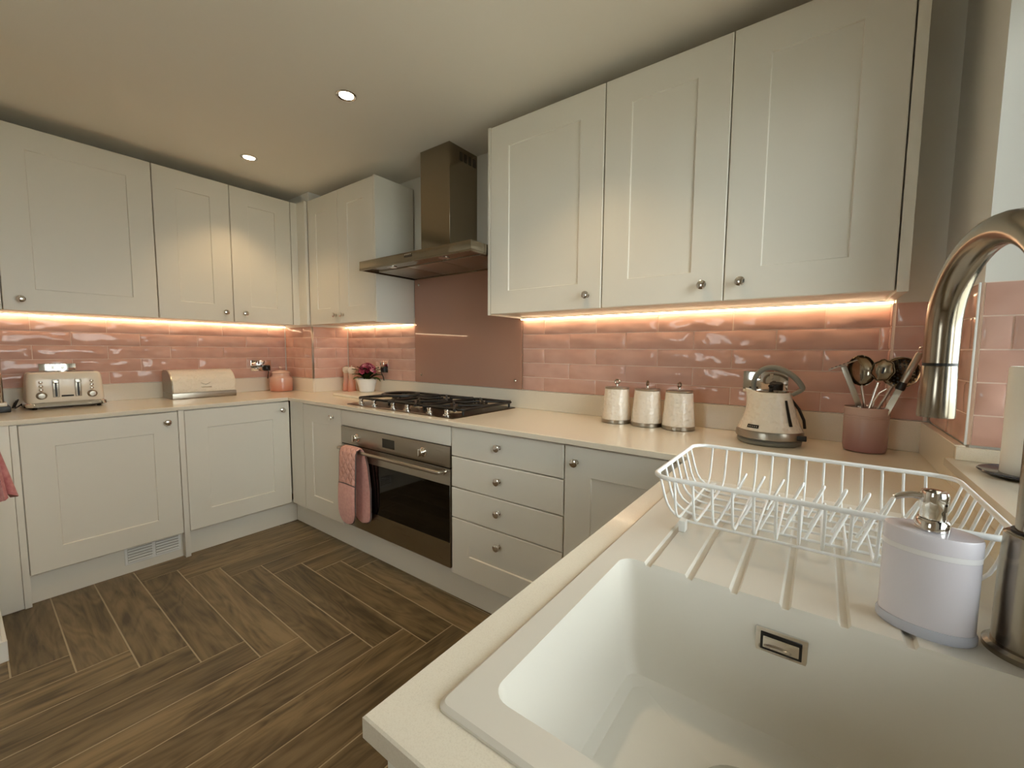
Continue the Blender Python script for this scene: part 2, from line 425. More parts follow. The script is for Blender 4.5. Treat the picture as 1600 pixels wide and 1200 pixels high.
tiles(wall_corner_right, (0, -.052, 0), 0, 3.826, XC-.012, 3.60, 3.75)
tiles(wall_corner_right, (3.826, 0, 0), -pi/2, .012, .052, .0, .0)
tiles(wall_right, (XC, 0, 0), -pi/2, .062, .50, .30, .14)
tiles(wall_right, (0, YWIN1, 0), 0, XC, 4.138, 3.84, 3.99)
bm = B(); box(bm, .429, .4415, -.3175, -.305, 1.018, 1.4205, bev=.002); obj('tile_trim', bm, M['steel'], wall_corner_left)
bm = B(); box(bm, XC-.0115, XC-.007, YWIN1-.0115, YWIN1-.007, 1.018, 1.4205, bev=.001); obj('tile_trim', bm, M['white'], wall_right)

# glass splashback behind the hob
sp = wthing('glass_splashback', 'tall dusty pink glass splashback between hob and steel cooker hood', 'splashback', (1.748, -.01, 1.018))
bxo('glass', sp, M['splash'], 1.281, 2.216, -.011, -.004, 1.0185, 1.742, bev=.001, seg=1)
for x, z in ((1.345, 1.072), (2.168, 1.068), (1.328, 1.70), (2.168, 1.70)):
    obj('screw_cap', lathe(B(), [(.009, 0), (.009, .003), (.006, .006), (0, .0065)], 14, TR(x, -.011, z) @ RX(90)), M['chrome'], sp)

# ================================================================== worktop (one continuous U) and upstands
YW, XWB, XWC, YE = -.614, .649, 3.3021, -1.811
ZB = T-.022
wt = wthing('worktop', 'continuous cream white quartz worktop running round three sides', 'worktop', (2.0, -.3, ZB))
SX0, SX1, SY0, SY1 = 3.350, 3.870, -1.765, -.86        # sink outline
poly = [(0.002, -1.935), (XWB, -1.935), (XWB, YW), (XWC, YW), (XWC, YE), (XC-.002, YE), (XC-.002, -.002), (.002, -.002)]
hole = [(SX0+.012, SY0+.012), (SX1-.012, SY0+.012), (SX1-.012, SY1-.012), (SX0+.012, SY1-.012)]
bm = B(); c = .002
def ring_edges(pts, z):
    vs_ = [bm.verts.new((x, y, z)) for x, y in pts]; return vs_, [bm.edges.new((vs_[i], vs_[(i+1) % len(vs_)])) for i in range(len(vs_))]
def inset(pts, d):
    out = []; n = len(pts)
    for i in range(n):
        p = Vector(pts[i]); a = (p-Vector(pts[i-1])).normalized(); b = (Vector(pts[(i+1) % n])-p).normalized()
        na = Vector((-a.y, a.x)); nb = Vector((-b.y, b.x)); q = p + (na+nb)*d/(1+na.dot(nb)); out.append((q.x, q.y))
    return out
pin = inset(poly, c)
tv, te = ring_edges(pin, T); hv, he = ring_edges(hole, T)
bmesh.ops.triangle_fill(bm, use_beauty=True, edges=te+he, normal=(0, 0, 1))
mv = [bm.verts.new((x, y, T-c)) for x, y in poly]; bv = [bm.verts.new((x, y, ZB)) for x, y in poly]; n = len(poly)
for i in range(n):
    j = (i+1) % n
    bm.faces.new((tv[i], tv[j], mv[j], mv[i])); bm.faces.new((mv[i], mv[j], bv[j], bv[i]))
hb = [bm.verts.new((x, y, ZB)) for x, y in hole]
for i in range(4): bm.faces.new((hv[i], hv[(i+1) % 4], hb[(i+1) % 4], hb[i]))
be = [bm.edges.get((bv[i], bv[(i+1) % n])) for i in range(n)] + [bm.edges.get((hb[i], hb[(i+1) % 4])) for i in range(4)]
bmesh.ops.triangle_fill(bm, use_beauty=True, edges=be, normal=(0, 0, -1))
obj('slab', bm, M['quartz'], wt, 20)
UZ = 1.0165
for a in ((.452, 3.806, -.021, -.001), (.012, .452, -.326, -.306), (.432, .452, -.306, -.022), (.001, .021, -1.936, -.327), (3.806, 3.826, -.072, -.0215), (3.8265, XC-.02, -.072, -.0525), (XC-.028, XC-.008, -.515, -.0725)):
    bxo('upstand', wt, M['quartz'], *a, T+.0003, UZ, bev=.0015, seg=1)
bxo('upstand', wt, M['quartz'], XC-.028, XC-.008, YE+.002, -.515, T+.0003, ZWIN0-.0005, bev=.0015, seg=1)

# ================================================================== cabinets
def mA(yf): return lambda s, t, z: Vector((s, yf-t, z))       # faces -y
def mB(xf): return lambda s, t, z: Vector((xf+t, s, z))       # faces +x
def mC(xf): return lambda s, t, z: Vector((xf-t, s, z))       # faces -x
def mapped(bm, mp):
    for v in bm.verts: v.co = mp(v.co.x, v.co.y, v.co.z)
    return bm
def chamfer_slab(bm, s0, s1, z0, z1, th=.02, c=.0028, hole=None, rec=.0055):
    def q(a, b, c_, d, t): return [bm.verts.new((x, t, z)) for x, z in ((a, c_), (b, c_), (b, d), (a, d))]
    F_ = q(s0+c, s1-c, z0+c, z1-c, 0); E_ = q(s0, s1, z0, z1, -c); K = q(s0, s1, z0, z1, -th)
    def strip(a, b):
        for i in range(4): bm.faces.new((a[i], a[(i+1) % 4], b[(i+1) % 4], b[i]))
    strip(F_, E_); strip(E_, K); bm.faces.new(K)
    if hole:
        a, b, c_, d = hole; H = q(a, b, c_, d, 0); H2 = q(a+.003, b-.003, c_+.003, d-.003, -rec); strip(F_, H); strip(H, H2)
        return (a+.003, b-.003, c_+.003, d-.003)
    bm.faces.new(F_); return None
KNOB = [(.0105, 0), (.0105, .002), (.0065, .004), (.0060, .013), (.0095, .016), (.0150, .019), (.0170, .0225), (.0160, .026), (.0110, .0285), (0, .0292)]
def knob(parent, mp, s, z):
    bm = lathe(B(), KNOB, 24, RX(-90))        # local +y = outward
    xform(bm, TR(s, 0, z)); mapped(bm, mp); return obj('knob', bm, M['chrome'], parent, 30, 'small round chrome knob')
def door(parent, mp, s0, s1, z0, z1, kn=None, border=.112, plain=False, name='door'):
    g = .0018; s0 += g; s1 -= g
    bm = B(); hole = None if plain else (s0+border, s1-border, z0+border, z1-border)
    h2 = chamfer_slab(bm, s0, s1, z0, z1, hole=hole); mapped(bm, mp)
    d = obj(name, bm, M['cab'], parent, None)
    if h2:
        bm = B(); box(bm, h2[0]-.002, h2[1]+.002, -.0115, -.0055, h2[2]-.002, h2[3]+.002); mapped(bm, mp); obj('door_panel', bm, M['cab'], d, None)
    if kn: knob(d, mp, kn[0], kn[1])
    return d
def mbox(name, parent, mp, s0, s1, t0, t1, z0, z1, m='carc', bev=0.0):
    bm = box(B(), s0, s1, t0, t1, z0, z1, bev=bev); mapped(bm, mp); return obj(name, bm, M[m], parent, 40)
def cabinet(label, mp, s0, s1, z0, z1, depth, cat='cabinet', group=None):
    base = mp((s0+s1)/2, -depth/2, z0); t = wthing('kitchen_cabinet', label, cat, base, group)
    mbox('carcass', t, mp, s0+.001, s1-.001, -depth, -.022, z0, z1); return t

ZD, ZDB = .880, .154           # base fronts
YF, XF = -.599, .6409
A_ = mA(YF); B_ = mB(XF)
BASE = 'base cabinets'; UP = 'wall cabinets'
# --- base run on the hob wall
t = cabinet('narrow base cabinet in the corner beside the oven with one panelled door', A_, .822, 1.2795, ZDB, .886, .565, group=BASE)
door(t, A_, .822, 1.2795, ZDB, ZD, (1.19, .823))
t = wthing('corner_post', 'plain off-white corner post under the worktop where the two runs meet', 'corner post', (.73, YF, ZDB))
bm = B(); box(bm, .643, .8205, -.03, -.001, ZDB, .886); mapped(bm, A_); obj('panel', bm, M['cab'], t, None)
t = wthing('filler_panel', 'plain off-white filler panel between the hob and the oven', 'panel', (1.748, -.59, .786))
mbox('panel', t, A_, 1.2815, 2.2145, -.02, 0, .786, ZD, 'cab', .0015)
t = cabinet('drawer unit of four stacked drawers beside the oven', A_, 2.2175, 2.835, ZDB, .886, .565, group=BASE)
for i, (a, b, kz) in enumerate(((.743, ZD, .821), (.592, .738, .671), (.442, .587, .526), (ZDB, .437, .373))):
    door(t, A_, 2.2175, 2.835, a, b, (2.511, kz), plain=i < 3, name='drawer')
t = cabinet('base cabinet beside the drawer unit running into the sink corner', A_, 2.8365, 3.318, ZDB, .886, .565, group=BASE)
door(t, A_, 2.8365, 3.318, ZDB, ZD, (2.888, .82))
# --- base run on the toaster wall
t = cabinet('integrated appliance cabinet below the toaster with vent grille under its door', B_, -1.838, -1.2345, ZDB, .886, .60, group=BASE)
door(t, B_, -1.838, -1.2345, ZDB, ZD, (-1.286, .824))
t = cabinet('base cabinet below the bread bin with one panelled door', B_, -1.2065, -.6465, ZDB, .886, .60, group=BASE)
door(t, B_, -1.2065, -.602, ZDB, ZD, (-.654, .826))
for s0, s1, lab in ((-1.2335, -1.2075, 'slim off-white upright panel between two base cabinets standing on the floor'), (-1.862, -1.839, 'slim off-white upright panel beside the pink towel standing on the floor')):
    t = wthing('end_panel', lab, 'panel', (XF, (s0+s1)/2, 0), 'floor standing end panels')
    mbox('panel', t, B_, s0, s1, -.62, .002, .002, .8855, 'cab', .001)
t = wthing('infill_panel', 'off-white infill panel behind the hanging pink towel', 'panel', (XF, -1.90, 0))
mbox('panel', t, B_, -1.936, -1.863, -.05, -.006, .002, .8855, 'cab', .001)
# --- sink run
C_ = mC(3.318)
t = cabinet('sink base cabinet with two panelled doors under the white sink', C_, -1.790, -.645, ZDB, .700, .60, group=BASE)
mbox('end_panel', t, C_, -1.808+.012, -1.791, -.60, .0, .002, .886, 'cab', .001)
door(t, C_, -1.790, -1.22, ZDB, ZD, (-1.27, .82)); door(t, C_, -1.22, -.62, ZDB, ZD, (-1.17, .82))
# --- plinths
t = wthing('plinth', 'long off-white plinth under the oven and drawers', 'plinth', (1.9, -.545, 0), 'plinths')
bxo('board', t, M['cab'], .600, 3.36, -.5518, -.535, .001, ZDB-.002)
t = wthing('plinth', 'off-white plinth below the bread bin cabinet meeting the corner', 'plinth', (.59, -.9, 0), 'plinths')
bxo('board', t, M['cab'], .582, .599, -1.2065, -.5525, .001, ZDB-.002)
t = wthing('plinth', 'off-white plinth with a slatted vent below the appliance door', 'plinth', (.59, -1.5, 0), 'plinths')
bxo('board', t, M['cab'], .582, .599, -1.838, -1.2345, .001, ZDB-.002)
v = bxo('vent_grille', t, M['white'], .5992, .603, -1.496, -1.245, .048, .146, bev=.001, seg=1)
for half in (0, 1):
    y0 = -1.484 + half*.121
    bxo('vent_opening', v, M['ventgap'], .6025, .6034, y0, y0+.106, .058, .137)
    for i in range(5): bxo('slat', v, M['white'], .603, .6075, y0, y0+.106, .060+i*.0158, .069+i*.0158, bev=.001, seg=1)
t = wthing('plinth', 'off-white plinth below the sink cabinet', 'plinth', (3.37, -1.2, 0), 'plinths')
bxo('board', t, M['cab'], 3.362, 3.378, -1.79, -.56, .001, ZDB-.002)

# --- wall cabinets
ZU0, ZU1 = 1.4326, 2.3554
UA = mA(-.3272); UB = mB(.3288); KZ = 1.491; DU = .3258
t = cabinet('two-door wall cabinet in the corner beside the cooker hood', UA, .444, 1.262, ZU0+.004, ZU1, .315, group=UP)
door(t, UA, .444, .8485, ZU0, ZU1, (.803, KZ)); door(t, UA, .8485, 1.2625, ZU0, ZU1, (.893, KZ))
mbox('end_panel', t, UA, 1.2625, 1.2785, -.315, .0, ZU0-.004, ZU1+.004, 'cab', .001)
t = wthing('corner_post', 'plain off-white corner post between the two corner wall cabinets', 'corner post', (.36, -.36, ZU0))
bm = B(); box(bm, .303, .3275, -.3965, -.349, ZU0, ZU1); box(bm, .303, .4425, -.349, -.3285, ZU0, ZU1); obj('post', bm, M['cab'], t, None)
t = cabinet('single-door wall cabinet above the toaster', UB, -1.8315, -1.2175, ZU0+.004, ZU1, .325, group=UP)
door(t, UB, -1.8315, -1.2175, ZU0, ZU1, (-1.771, KZ))
t = cabinet('two-door wall cabinet above the bread bin and lidded jar', UB, -1.2165, -.3985, ZU0+.004, ZU1, .325, group=UP)
door(t, UB, -1.2165, -.8055, ZU0, ZU1, (-.856, KZ+.003)); door(t, UB, -.8055, -.3985, ZU0, ZU1, (-.737, KZ+.003))
t = wthing('infill_panel', 'narrow off-white upright beside the wall cabinet above the toaster', 'panel', (.3, -1.88, ZU0))
mbox('panel', t, UB, -1.936, -1.8335, -.325, -.004, ZU0, ZU1, 'cab', .001)
t = cabinet('single-door wall cabinet next to the cooker hood above the white canisters', UA, 2.2345, 2.8505, ZU0+.004, ZU1, .315, group=UP)
mbox('end_panel', t, UA, 2.2175, 2.2335, -.315, .0, ZU0-.004, ZU1+.004, 'cab', .001)
door(t, UA, 2.2345, 2.8505, ZU0, ZU1, (2.784, KZ))
t = cabinet('two-door wall cabinet next to the window above the kettle', UA, 2.8515, 3.7935, ZU0+.004, ZU1, .315, group=UP)
door(t, UA, 2.8515, 3.3272, ZU0, ZU1, (3.257, KZ+.002)); door(t, UA, 3.3272, 3.7935, ZU0, ZU1, (3.382, KZ+.004))
mbox('end_panel', t, UA, 3.7960, 3.8225, -.265, .0, ZU0-.004, ZU1+.004, 'cab', .001)

# --- LED strips under the wall cabinets
def led(label, x0, x1, y0, y1, along_x, out):
    t = wthing('led_strip', label, 'led strip', ((x0+x1)/2, (y0+y1)/2, 1.4215), 'under-cabinet LED strips')
    bxo('housing', t, M['steel'], x0, x1, y0, y1, 1.4285, 1.4318)
    if along_x: bxo('diffuser', t, M['led'], x0+.001, x1-.001, y0+.002, y1-.002, 1.4215, 1.4284, bev=.0015, label='glowing warm white diffuser')
    else: bxo('diffuser', t, M['led'], x0+.002, x1-.002, y0+.001, y1-.001, 1.4215, 1.4284, bev=.0015, label='glowing warm white diffuser')
led('warm glowing LED strip under the cabinets above the kettle and canisters', 2.222, 3.822, -.036, -.019, True, -1)
led('short warm glowing LED strip under the cabinet above the flowering plant', .446, 1.276, -.036, -.019, True, -1)
led('warm glowing LED strip under the cabinets above the toaster and bread bin', 0.019, .036, -1.93, -.322, False, 1)

# --- ceiling downlights
def downlight(x, y, label):
    t = wthing('downlight', label, 'downlight', (x, y, CEIL), 'ceiling downlights')
    obj('bezel', lathe(B(), [(.046, 0), (.046, -.003), (.041, -.006), (.034, -.004), (.031, .0), (.031, .0)], 32, TR(x, y, CEIL), cap=False), M['chrome'], t)
    obj('lens', lathe(B(), [(.0335, -.0012), (.0335, -.0022), (0, -.0026)], 28, TR(x, y, CEIL)), M['lampface'], t, label='lit warm white lens')
    ld = bpy.data.lights.new('downlight_beam', 'SPOT'); ld.energy = SPOT_W; ld.color = WARM; ld.spot_size = radians(100); ld.spot_blend = .65; ld.shadow_soft_size = .03
    lo = link(bpy.data.objects.new('downlight_beam', ld)); lo.parent = t; lo.location = (0, 0, -.012)
downlight(1.768, -.826, 'lit ceiling downlight in front of the cooker hood')
downlight(.691, -.817, 'lit ceiling downlight over the corner of the two runs')
for x, y, l in ((1.77, -2.0, 'added unseen ceiling downlight over the middle of the floor'), (2.85, -.83, 'added unseen ceiling downlight over the drawer unit'), (1.77, -3.2, 'added unseen ceiling downlight at the far end of the floor'), (2.95, -3.2, 'added unseen ceiling downlight at the far end by the window wall')):  # out of view, added for their light on fronts, ceiling and rear wall
    downlight(x, y, l)

# ================================================================== sink
def build_sink():
    t = wthing('kitchen_sink', 'white composite sink with grooved drainer set into the worktop', 'sink', (3.61, -1.3, T))
    ZT = T+.006; zl = ZT-.008
    bx0, bx1, by0, by1 = 3.385, 3.848, -1.728, -1.385; zf = .742
    bm = B()
    # outer rim
    lo = rrect(SX0, SX1, SY0, SY1, .010, 4); li = rrect(SX0+.004, SX1-.004, SY0+.004, SY1-.004, .008, 4)
    Vb = [bm.verts.new((x, y, T+.0002)) for x, y in lo]; Vm = [bm.verts.new((x, y, ZT-.003)) for x, y in lo]; Vt = [bm.verts.new((x, y, ZT)) for x, y in li]
    n = len(lo)
    for a, b in ((Vb, Vm), (Vm, Vt)):
        for i in range(n): bm.faces.new((a[i], a[(i+1) % n], b[(i+1) % n], b[i]))
    oe = [bm.edges.new((Vt[i], Vt[(i+1) % n])) if not bm.edges.get((Vt[i], Vt[(i+1) % n])) else bm.edges.get((Vt[i], Vt[(i+1) % n])) for i in range(n)]
    # basin loop, far edge notched by the grooves
    grooves = [3.425, 3.486, 3.545, 3.605, 3.666, 3.726]; gw = .0065; gend = -.93
    r = .022; base = rrect(bx0, bx1, by0, by1, r, 6)     # starts at right-far corner, goes along far edge to -x
    top = []; low = []                                    # parallel lists: (top vertex, low vertex)
    def V(x, y, z): return bm.verts.new((x, y, z))
    loop = []                                             # entries: ('p', vt) for top edge loop
    walls = []
    k = 7                                                 # first 7 points: corner (x1,y1); then corner (x0,y1)
    pts = base
    edge_loop = [V(x, y, ZT) for x, y in pts[:k]]
    wall_top = list(edge_loop); 
    for g in reversed(grooves):
        a = V(g+gw, by1, ZT); a2 = V(g+gw, gend, ZT); b2 = V(g-gw, gend, ZT); b = V(g-gw, by1, ZT)
        da, db = V(g+gw*.55, by1, ZT-.0052), V(g-gw*.55, by1, ZT-.0052)
        ea, eb = V(g+gw*.55, gend-.010, ZT-.0022), V(g-gw*.55, gend-.010, ZT-.0022)
        bm.faces.new((a, a2, ea, da)); bm.faces.new((da, ea, eb, db)); bm.faces.new((b, db, eb, b2)); bm.faces.new((a2, b2, eb, ea))
        edge_loop += [a, a2, b2, b]; wall_top += [a, da, db, b]
    rest = [V(x, y, ZT) for x, y in pts[k:]]
    edge_loop += rest; wall_top += rest
    m = len(edge_loop); ie = []
    for i in range(m):
        p, q = edge_loop[i], edge_loop[(i+1) % m]; e = bm.edges.get((p, q)) or bm.edges.new((p, q)); ie.append(e)
    bmesh.ops.triangle_fill(bm, use_beauty=True, edges=oe+ie, normal=(0, 0, 1))
    # basin walls: same count of points going down with taper
    cx, cy = (bx0+bx1)/2, (by0+by1)/2
    prev = wall_top; n2 = len(prev)
    def ring(ins, z, rr):
        out = []
        for v in wall_top:
            x, y = v.co.x, v.co.y
            x = cx + (x-cx)*(1-ins/((bx1-bx0)/2)); y = cy + (y-cy)*(1-ins/((by1-by0)/2)); out.append(V(x, y, z))
        return out
    for ins, z in ((.0012, ZT-.0060), (.003, ZT-.012), (.014, zf+.05), (.018, zf+.020), (.025, zf+.006), (.038, zf)):
        cur = ring(ins, z, r)
        for i in range(n2):
            try: bm.faces.new((prev[i], prev[(i+1) % n2], cur[(i+1) % n2], cur[i]))
            except ValueError: pass
        prev = cur
    ce = V(3.585, -1.515, zf-.004)
    for i in range(n2): bm.faces.new((prev[i], prev[(i+1) % n2], ce))
    bmesh.ops.remove_doubles(bm, verts=bm.verts[:], dist=1e-6)
    s = obj('basin', bm, M['sink'], t, 35)
    for pg in s.data.polygons:
        if pg.normal.z > .9995: pg.use_smooth = False
    obj('drain', lathe(B(), [(.052, .000), (.050, .003), (.044, .004), (.040, .0015), (0, .001)], 36, TR(3.585, -1.528, zf+.001)), M['chrome'], t, label='round chrome drain')
    o = bxo('overflow', t, M['chrome'], 3.574, 3.632, -1.3935, -1.3885, .847, .881, bev=.002, label='chrome rectangular overflow plate')
    bxo('overflow_slot', o, M['black'], 3.580, 3.626, -1.3945, -1.3932, .852, .876, bev=.0005, seg=1)
    bxo('overflow_cover', o, M['chrome'], 3.583, 3.623, -1.3965, -1.3938, .856, .872, bev=.001)
    return t
build_sink()
ZS = T+.006

# ------------------------------------------------------------------ tap
t = thing('kitchen_tap', 'tall brushed nickel swan neck tap with pull-out spray head on the sink', 'tap', (3.828, -1.332, ZS))
obj('base_ring', lathe(B(), [(.037, 0), (.037, .006), (.034, .009), (.0335, .0095)], 40), M['tapsteel'], t)
obj('body', lathe(B(), [(.0305, .009), (.0300, .09), (.0285, .128), (.0285, .134), (.026, .136)], 40), M['tapsteel'], t)
obj('seam_ring', lathe(B(), [(.0235, .135), (.0235, .1385)], 36), M['black'], t)
end = Vector((3.775-3.828, -1.10+1.332, 0)); rad = end.length/2; d = end.normalized(); zc = 1.285-ZS
pts = [Vector((0, 0, .138)), Vector((0, 0, .2)), Vector((0, 0, .30)), Vector((0, 0, zc-.02))]
for i in range(25):
    a = pi*i/24; pts.append(d*rad*(1-cos(a)) + Vector((0, 0, zc+rad*sin(a))))
pts.append(end + Vector((0, 0, 1.232-ZS)))
obj('spout', tube(B(), pts, .0205, 28), M['tapsteel'], t, 60)
h = obj('spray_head', lathe(B(), [(.0200, 1.2275-ZS), (.0205, 1.226-ZS), (.0222, 1.152-ZS), (.0216, 1.1475-ZS), (.019, 1.1475-ZS), (.018, 1.150-ZS), (0, 1.150-ZS)], 36, TR(end.x, end.y, 0)), M['tapsteel'], t)
obj('seam_ring', lathe(B(), [(.0200, 1.227-ZS), (.0200, 1.2325-ZS)], 36, TR(end.x, end.y, 0)), M['black'], h)
hub_dir = Vector((.62, -.76, -.06)).normalized(); q = Vector((0, 0, 1)).rotation_difference(hub_dir).to_matrix().to_4x4()
hb_ = obj('lever_hub', lathe(B(), [(.026, 0), (.0255, .034), (.0252, .0355)], 32, TR(0, 0, .062) @ q), M['tapsteel'], t)
obj('lever_seam', lathe(B(), [(.0250, .0355), (.0250, .0375)], 32, TR(0, 0, .062) @ q), M['black'], hb_)
obj('lever_cap', lathe(B(), [(.0255, .0375), (.025, .052), (.020, .058), (0, .059)], 32, TR(0, 0, .062) @ q), M['tapsteel'], hb_)
lp = [Vector((0, 0, .062)) + hub_dir*.048 + Vector((0, 0, s)) for s in (.02, .05, .10)]
obj('lever', tube(B(), lp, [.006, .0055, .005], 12), M['tapsteel'], hb_)

# ------------------------------------------------------------------ soap dispenser
t = thing('soap_dispenser', 'oval pale lilac soap dispenser with chrome pump on the drainer', 'soap dispenser', (3.742, -1.337, ZS), radians(-10))
A_x, A_y = .0445, .0295
obj('base', lathe(B(), [(.94, 0), (1.0, .003), (1.0, .010), (.97, .013), (0, .013)], 48, None, A_x, A_y), M['acry'], t, label='clear acrylic base')
obj('body', lathe(B(), [(.955, .0132), (.955, .097)], 48, None, A_x, A_y), M['lilac'], t)
obj('band', lathe(B(), [(.957, .0972), (.957, .1035)], 48, None, A_x, A_y), M['band'], t, label='pearly white band')
obj('shoulder', lathe(B(), [(.958, .1037), (.965, .119), (.94, .1225), (.40, .1235), (0, .1235)], 48, None, A_x, A_y), M['lilac'], t)
obj('collar', lathe(B(), [(.0155, .1237), (.0155, .134), (.0135, .1365), (0, .137)], 32), M['chrome'], t)
p_ = obj('pump_head', lathe(B(), [(.0118, .137), (.0118, .1465), (.0128, .1485), (.0128, .1655), (.0118, .169), (0, .1705)], 32), M['chrome'], t)
obj('spout', tube(B(), [(-.008, -.002, .161), (-.02, -.005, .1615), (-.029, -.008, .159), (-.034, -.010, .1555)], [.0046, .0042, .0038, .0034], 12), M['chrome'], p_)

# ------------------------------------------------------------------ dish rack
t = wthing('dish_rack', 'white coated wire dish rack standing on the sink drainer', 'dish rack', (3.61, -1.09, ZS))
RX0, RX1, RY0, RY1 = 3.386, 3.838, -1.258, -.925; RZ_, FZ = 1.018, ZS+.019
rim = [(x, y, RZ_) for x, y in rrect(RX0, RX1, RY0, RY1, .035, 7)]
obj('rim', tube(B(), rim, .0042, 10, closed=True), M['rack'], t, 60)
bx0, bx1, by0, by1 = RX0+.022, RX1-.022, RY0+.022, RY1-.022
wr = .0024
nx = 13
cross_x = [RX0+.04 + (RX1-RX0-.08)*i/(nx-1) for i in range(nx)]
for x in cross_x:   # hoops across the short way
    pl = fillet([(x, RY0, RZ_-.003), (x, by0, FZ), (x, by1, FZ), (x, RY1, RZ_-.003)], .035, 5)
    obj('wire', tube(B(), pl, wr, 7), M['rack'], t, 60)
for i in range(7):  # hoops along the long way
    y = RY0+.045 + (RY1-RY0-.09)*i/6
    pl = fillet([(RX0, y, RZ_-.003), (bx0, y, FZ-.004), (bx1, y, FZ-.004), (RX1, y, RZ_-.003)], .04, 5)
    obj('wire', tube(B(), pl, wr, 7), M['rack'], t, 60)
for yy, hw_ in ((-1.150, .030), (-1.035, .030)):
    for i in range(10):
        x = cross_x[2] + .033*i
        if x > bx1-.045: continue
        pl = fillet([(x, yy-hw_, FZ), (x+.024, yy-.006, FZ+.056), (x+.024, yy+.006, FZ+.056), (x+.004, yy+hw_, FZ)], .010, 4)
        obj('plate_prong', tube(B(), pl, wr, 7), M['rack'], t, 60)
for x, y in ((RX0+.05, by0+.01), (RX1-.05, by0+.01), (RX0+.05, by1-.01), (RX1-.05, by1-.01)):
    bxo('foot', t, M['white'], x-.006, x+.006, y-.009, y+.009, ZS+.0003, FZ+.002, bev=.002)

# ================================================================== oven
t = wthing('built_in_oven', 'wide stainless steel built-in oven with black glass door under the hob', 'oven', (1.748, -.3, .175))
bxo('body', t, M['dark'], 1.290, 2.206, -.575, -.06, .180, .775)
cp = bxo('control_panel', t, M['steel'], 1.2835, 2.2130, -.603, -.576, .679, .7825, bev=.002)
dr = bxo('door', t, M['steel'], 1.2835, 2.2130, -.603, -.578, .176, .672, bev=.002)
bxo('door_glass', dr, M['oglass'], 1.2850, 2.2115, -.6055, -.6032, .305, .592, bev=.0008, seg=1, label='black glass pane')
bxo('gap_shadow_strip', t, M['black'], 1.2845, 2.2120, -.598, -.577, .6725, .6785)
for x, z in ((1.452, .728), (2.024, .730)):
    k_ = obj('knob', lathe(B(), [(.024, 0), (.024, .003), (.018, .006), (.0165, .022), (.015, .025), (0, .0255)], 32, TR(x, -.603, z) @ RX(90)), M['chrome'], cp)
    bxo('grip', k_, M['chrome'], x-.0045, x+.0045, -.637, -.626, z-.019, z+.019, bev=.002)
dsp = bxo('display', cp, M['display'], 1.690, 1.795, -.6045, -.6031, .706, .756, bev=.0005, seg=1)
hd = obj('handle', tube(B(), fillet([(1.318, -.604, .655), (1.318, -.650, .660), (2.178, -.650, .660), (2.178, -.604, .655)], .012, 4), .0095, 14), M['steel'], dr, 60)
for x in (1.318, 2.178):
    obj('handle_bracket', lathe(B(), [(.013, 0), (.013, .012), (.011, .014)], 20, TR(x, -.6031, .655) @ RX(90)), M['chrome'], dr)

# ------------------------------------------------------------------ oven glove over the handle
def quilt():
    m = mat('quilted_pink_cotton', (226, 174, 162), .95); tt = NT(m)
    tc = tt.n('ShaderNodeTexCoord'); sp_ = tt.n('ShaderNodeSeparateXYZ'); tt.l(tc.outputs['Object'], sp_.inputs[0]); hs = []
    for sgn in (1, -1):
        a = tt.n('ShaderNodeMath', operation='MULTIPLY_ADD'); tt.l(sp_.outputs['Z'], a.inputs[0]); a.inputs[1].default_value = sgn*.8; tt.l(sp_.outputs['X'], a.inputs[2])
        b = tt.n('ShaderNodeMath', operation='MULTIPLY'); tt.l(a.outputs[0], b.inputs[0]); b.inputs[1].default_value = 70.0
        s_ = tt.n('ShaderNodeMath', operation='SINE'); tt.l(b.outputs[0], s_.inputs[0])
        c_ = tt.n('ShaderNodeMath', operation='ABSOLUTE'); tt.l(s_.outputs[0], c_.inputs[0])
        e_ = tt.n('ShaderNodeMath', operation='POWER'); tt.l(c_.outputs[0], e_.inputs[0]); e_.inputs[1].default_value = .35; hs.append(e_)
    mn = tt.n('ShaderNodeMath', operation='MINIMUM'); tt.l(hs[0].outputs[0], mn.inputs[0]); tt.l(hs[1].outputs[0], mn.inputs[1])
    tt.bump(mn.outputs[0], .9, .012); return m
M['quilt'] = quilt()
t = wthing('oven_glove', 'pink quilted double oven glove draped over the oven handle', 'oven glove', (1.46, -.66, .66))
def strap(path, nseg=18):
    """path: list of (x, y, z, halfwidth, halfthick); lofted flat pad"""
    bm = B(); loops = []
    P = [Vector(p[:3]) for p in path]
    for i, p in enumerate(path):
        a = P[max(i-1, 0)]; b = P[min(i+1, len(P)-1)]; tg = (b-a).normalized(); nm = Vector((1, 0, 0)).cross(tg).normalized()
        lp_ = []
        for k in range(nseg):
            th = 2*pi*k/nseg; cx_, sy_ = cos(th), sin(th)
            lp_.append(P[i] + Vector((1, 0, 0))*p[3]*math.copysign(abs(cx_)**.8, cx_) + nm*p[4]*math.copysign(abs(sy_)**.7, sy_))
        loops.append(lp_)
    return loft(bm, loops)
fl = []
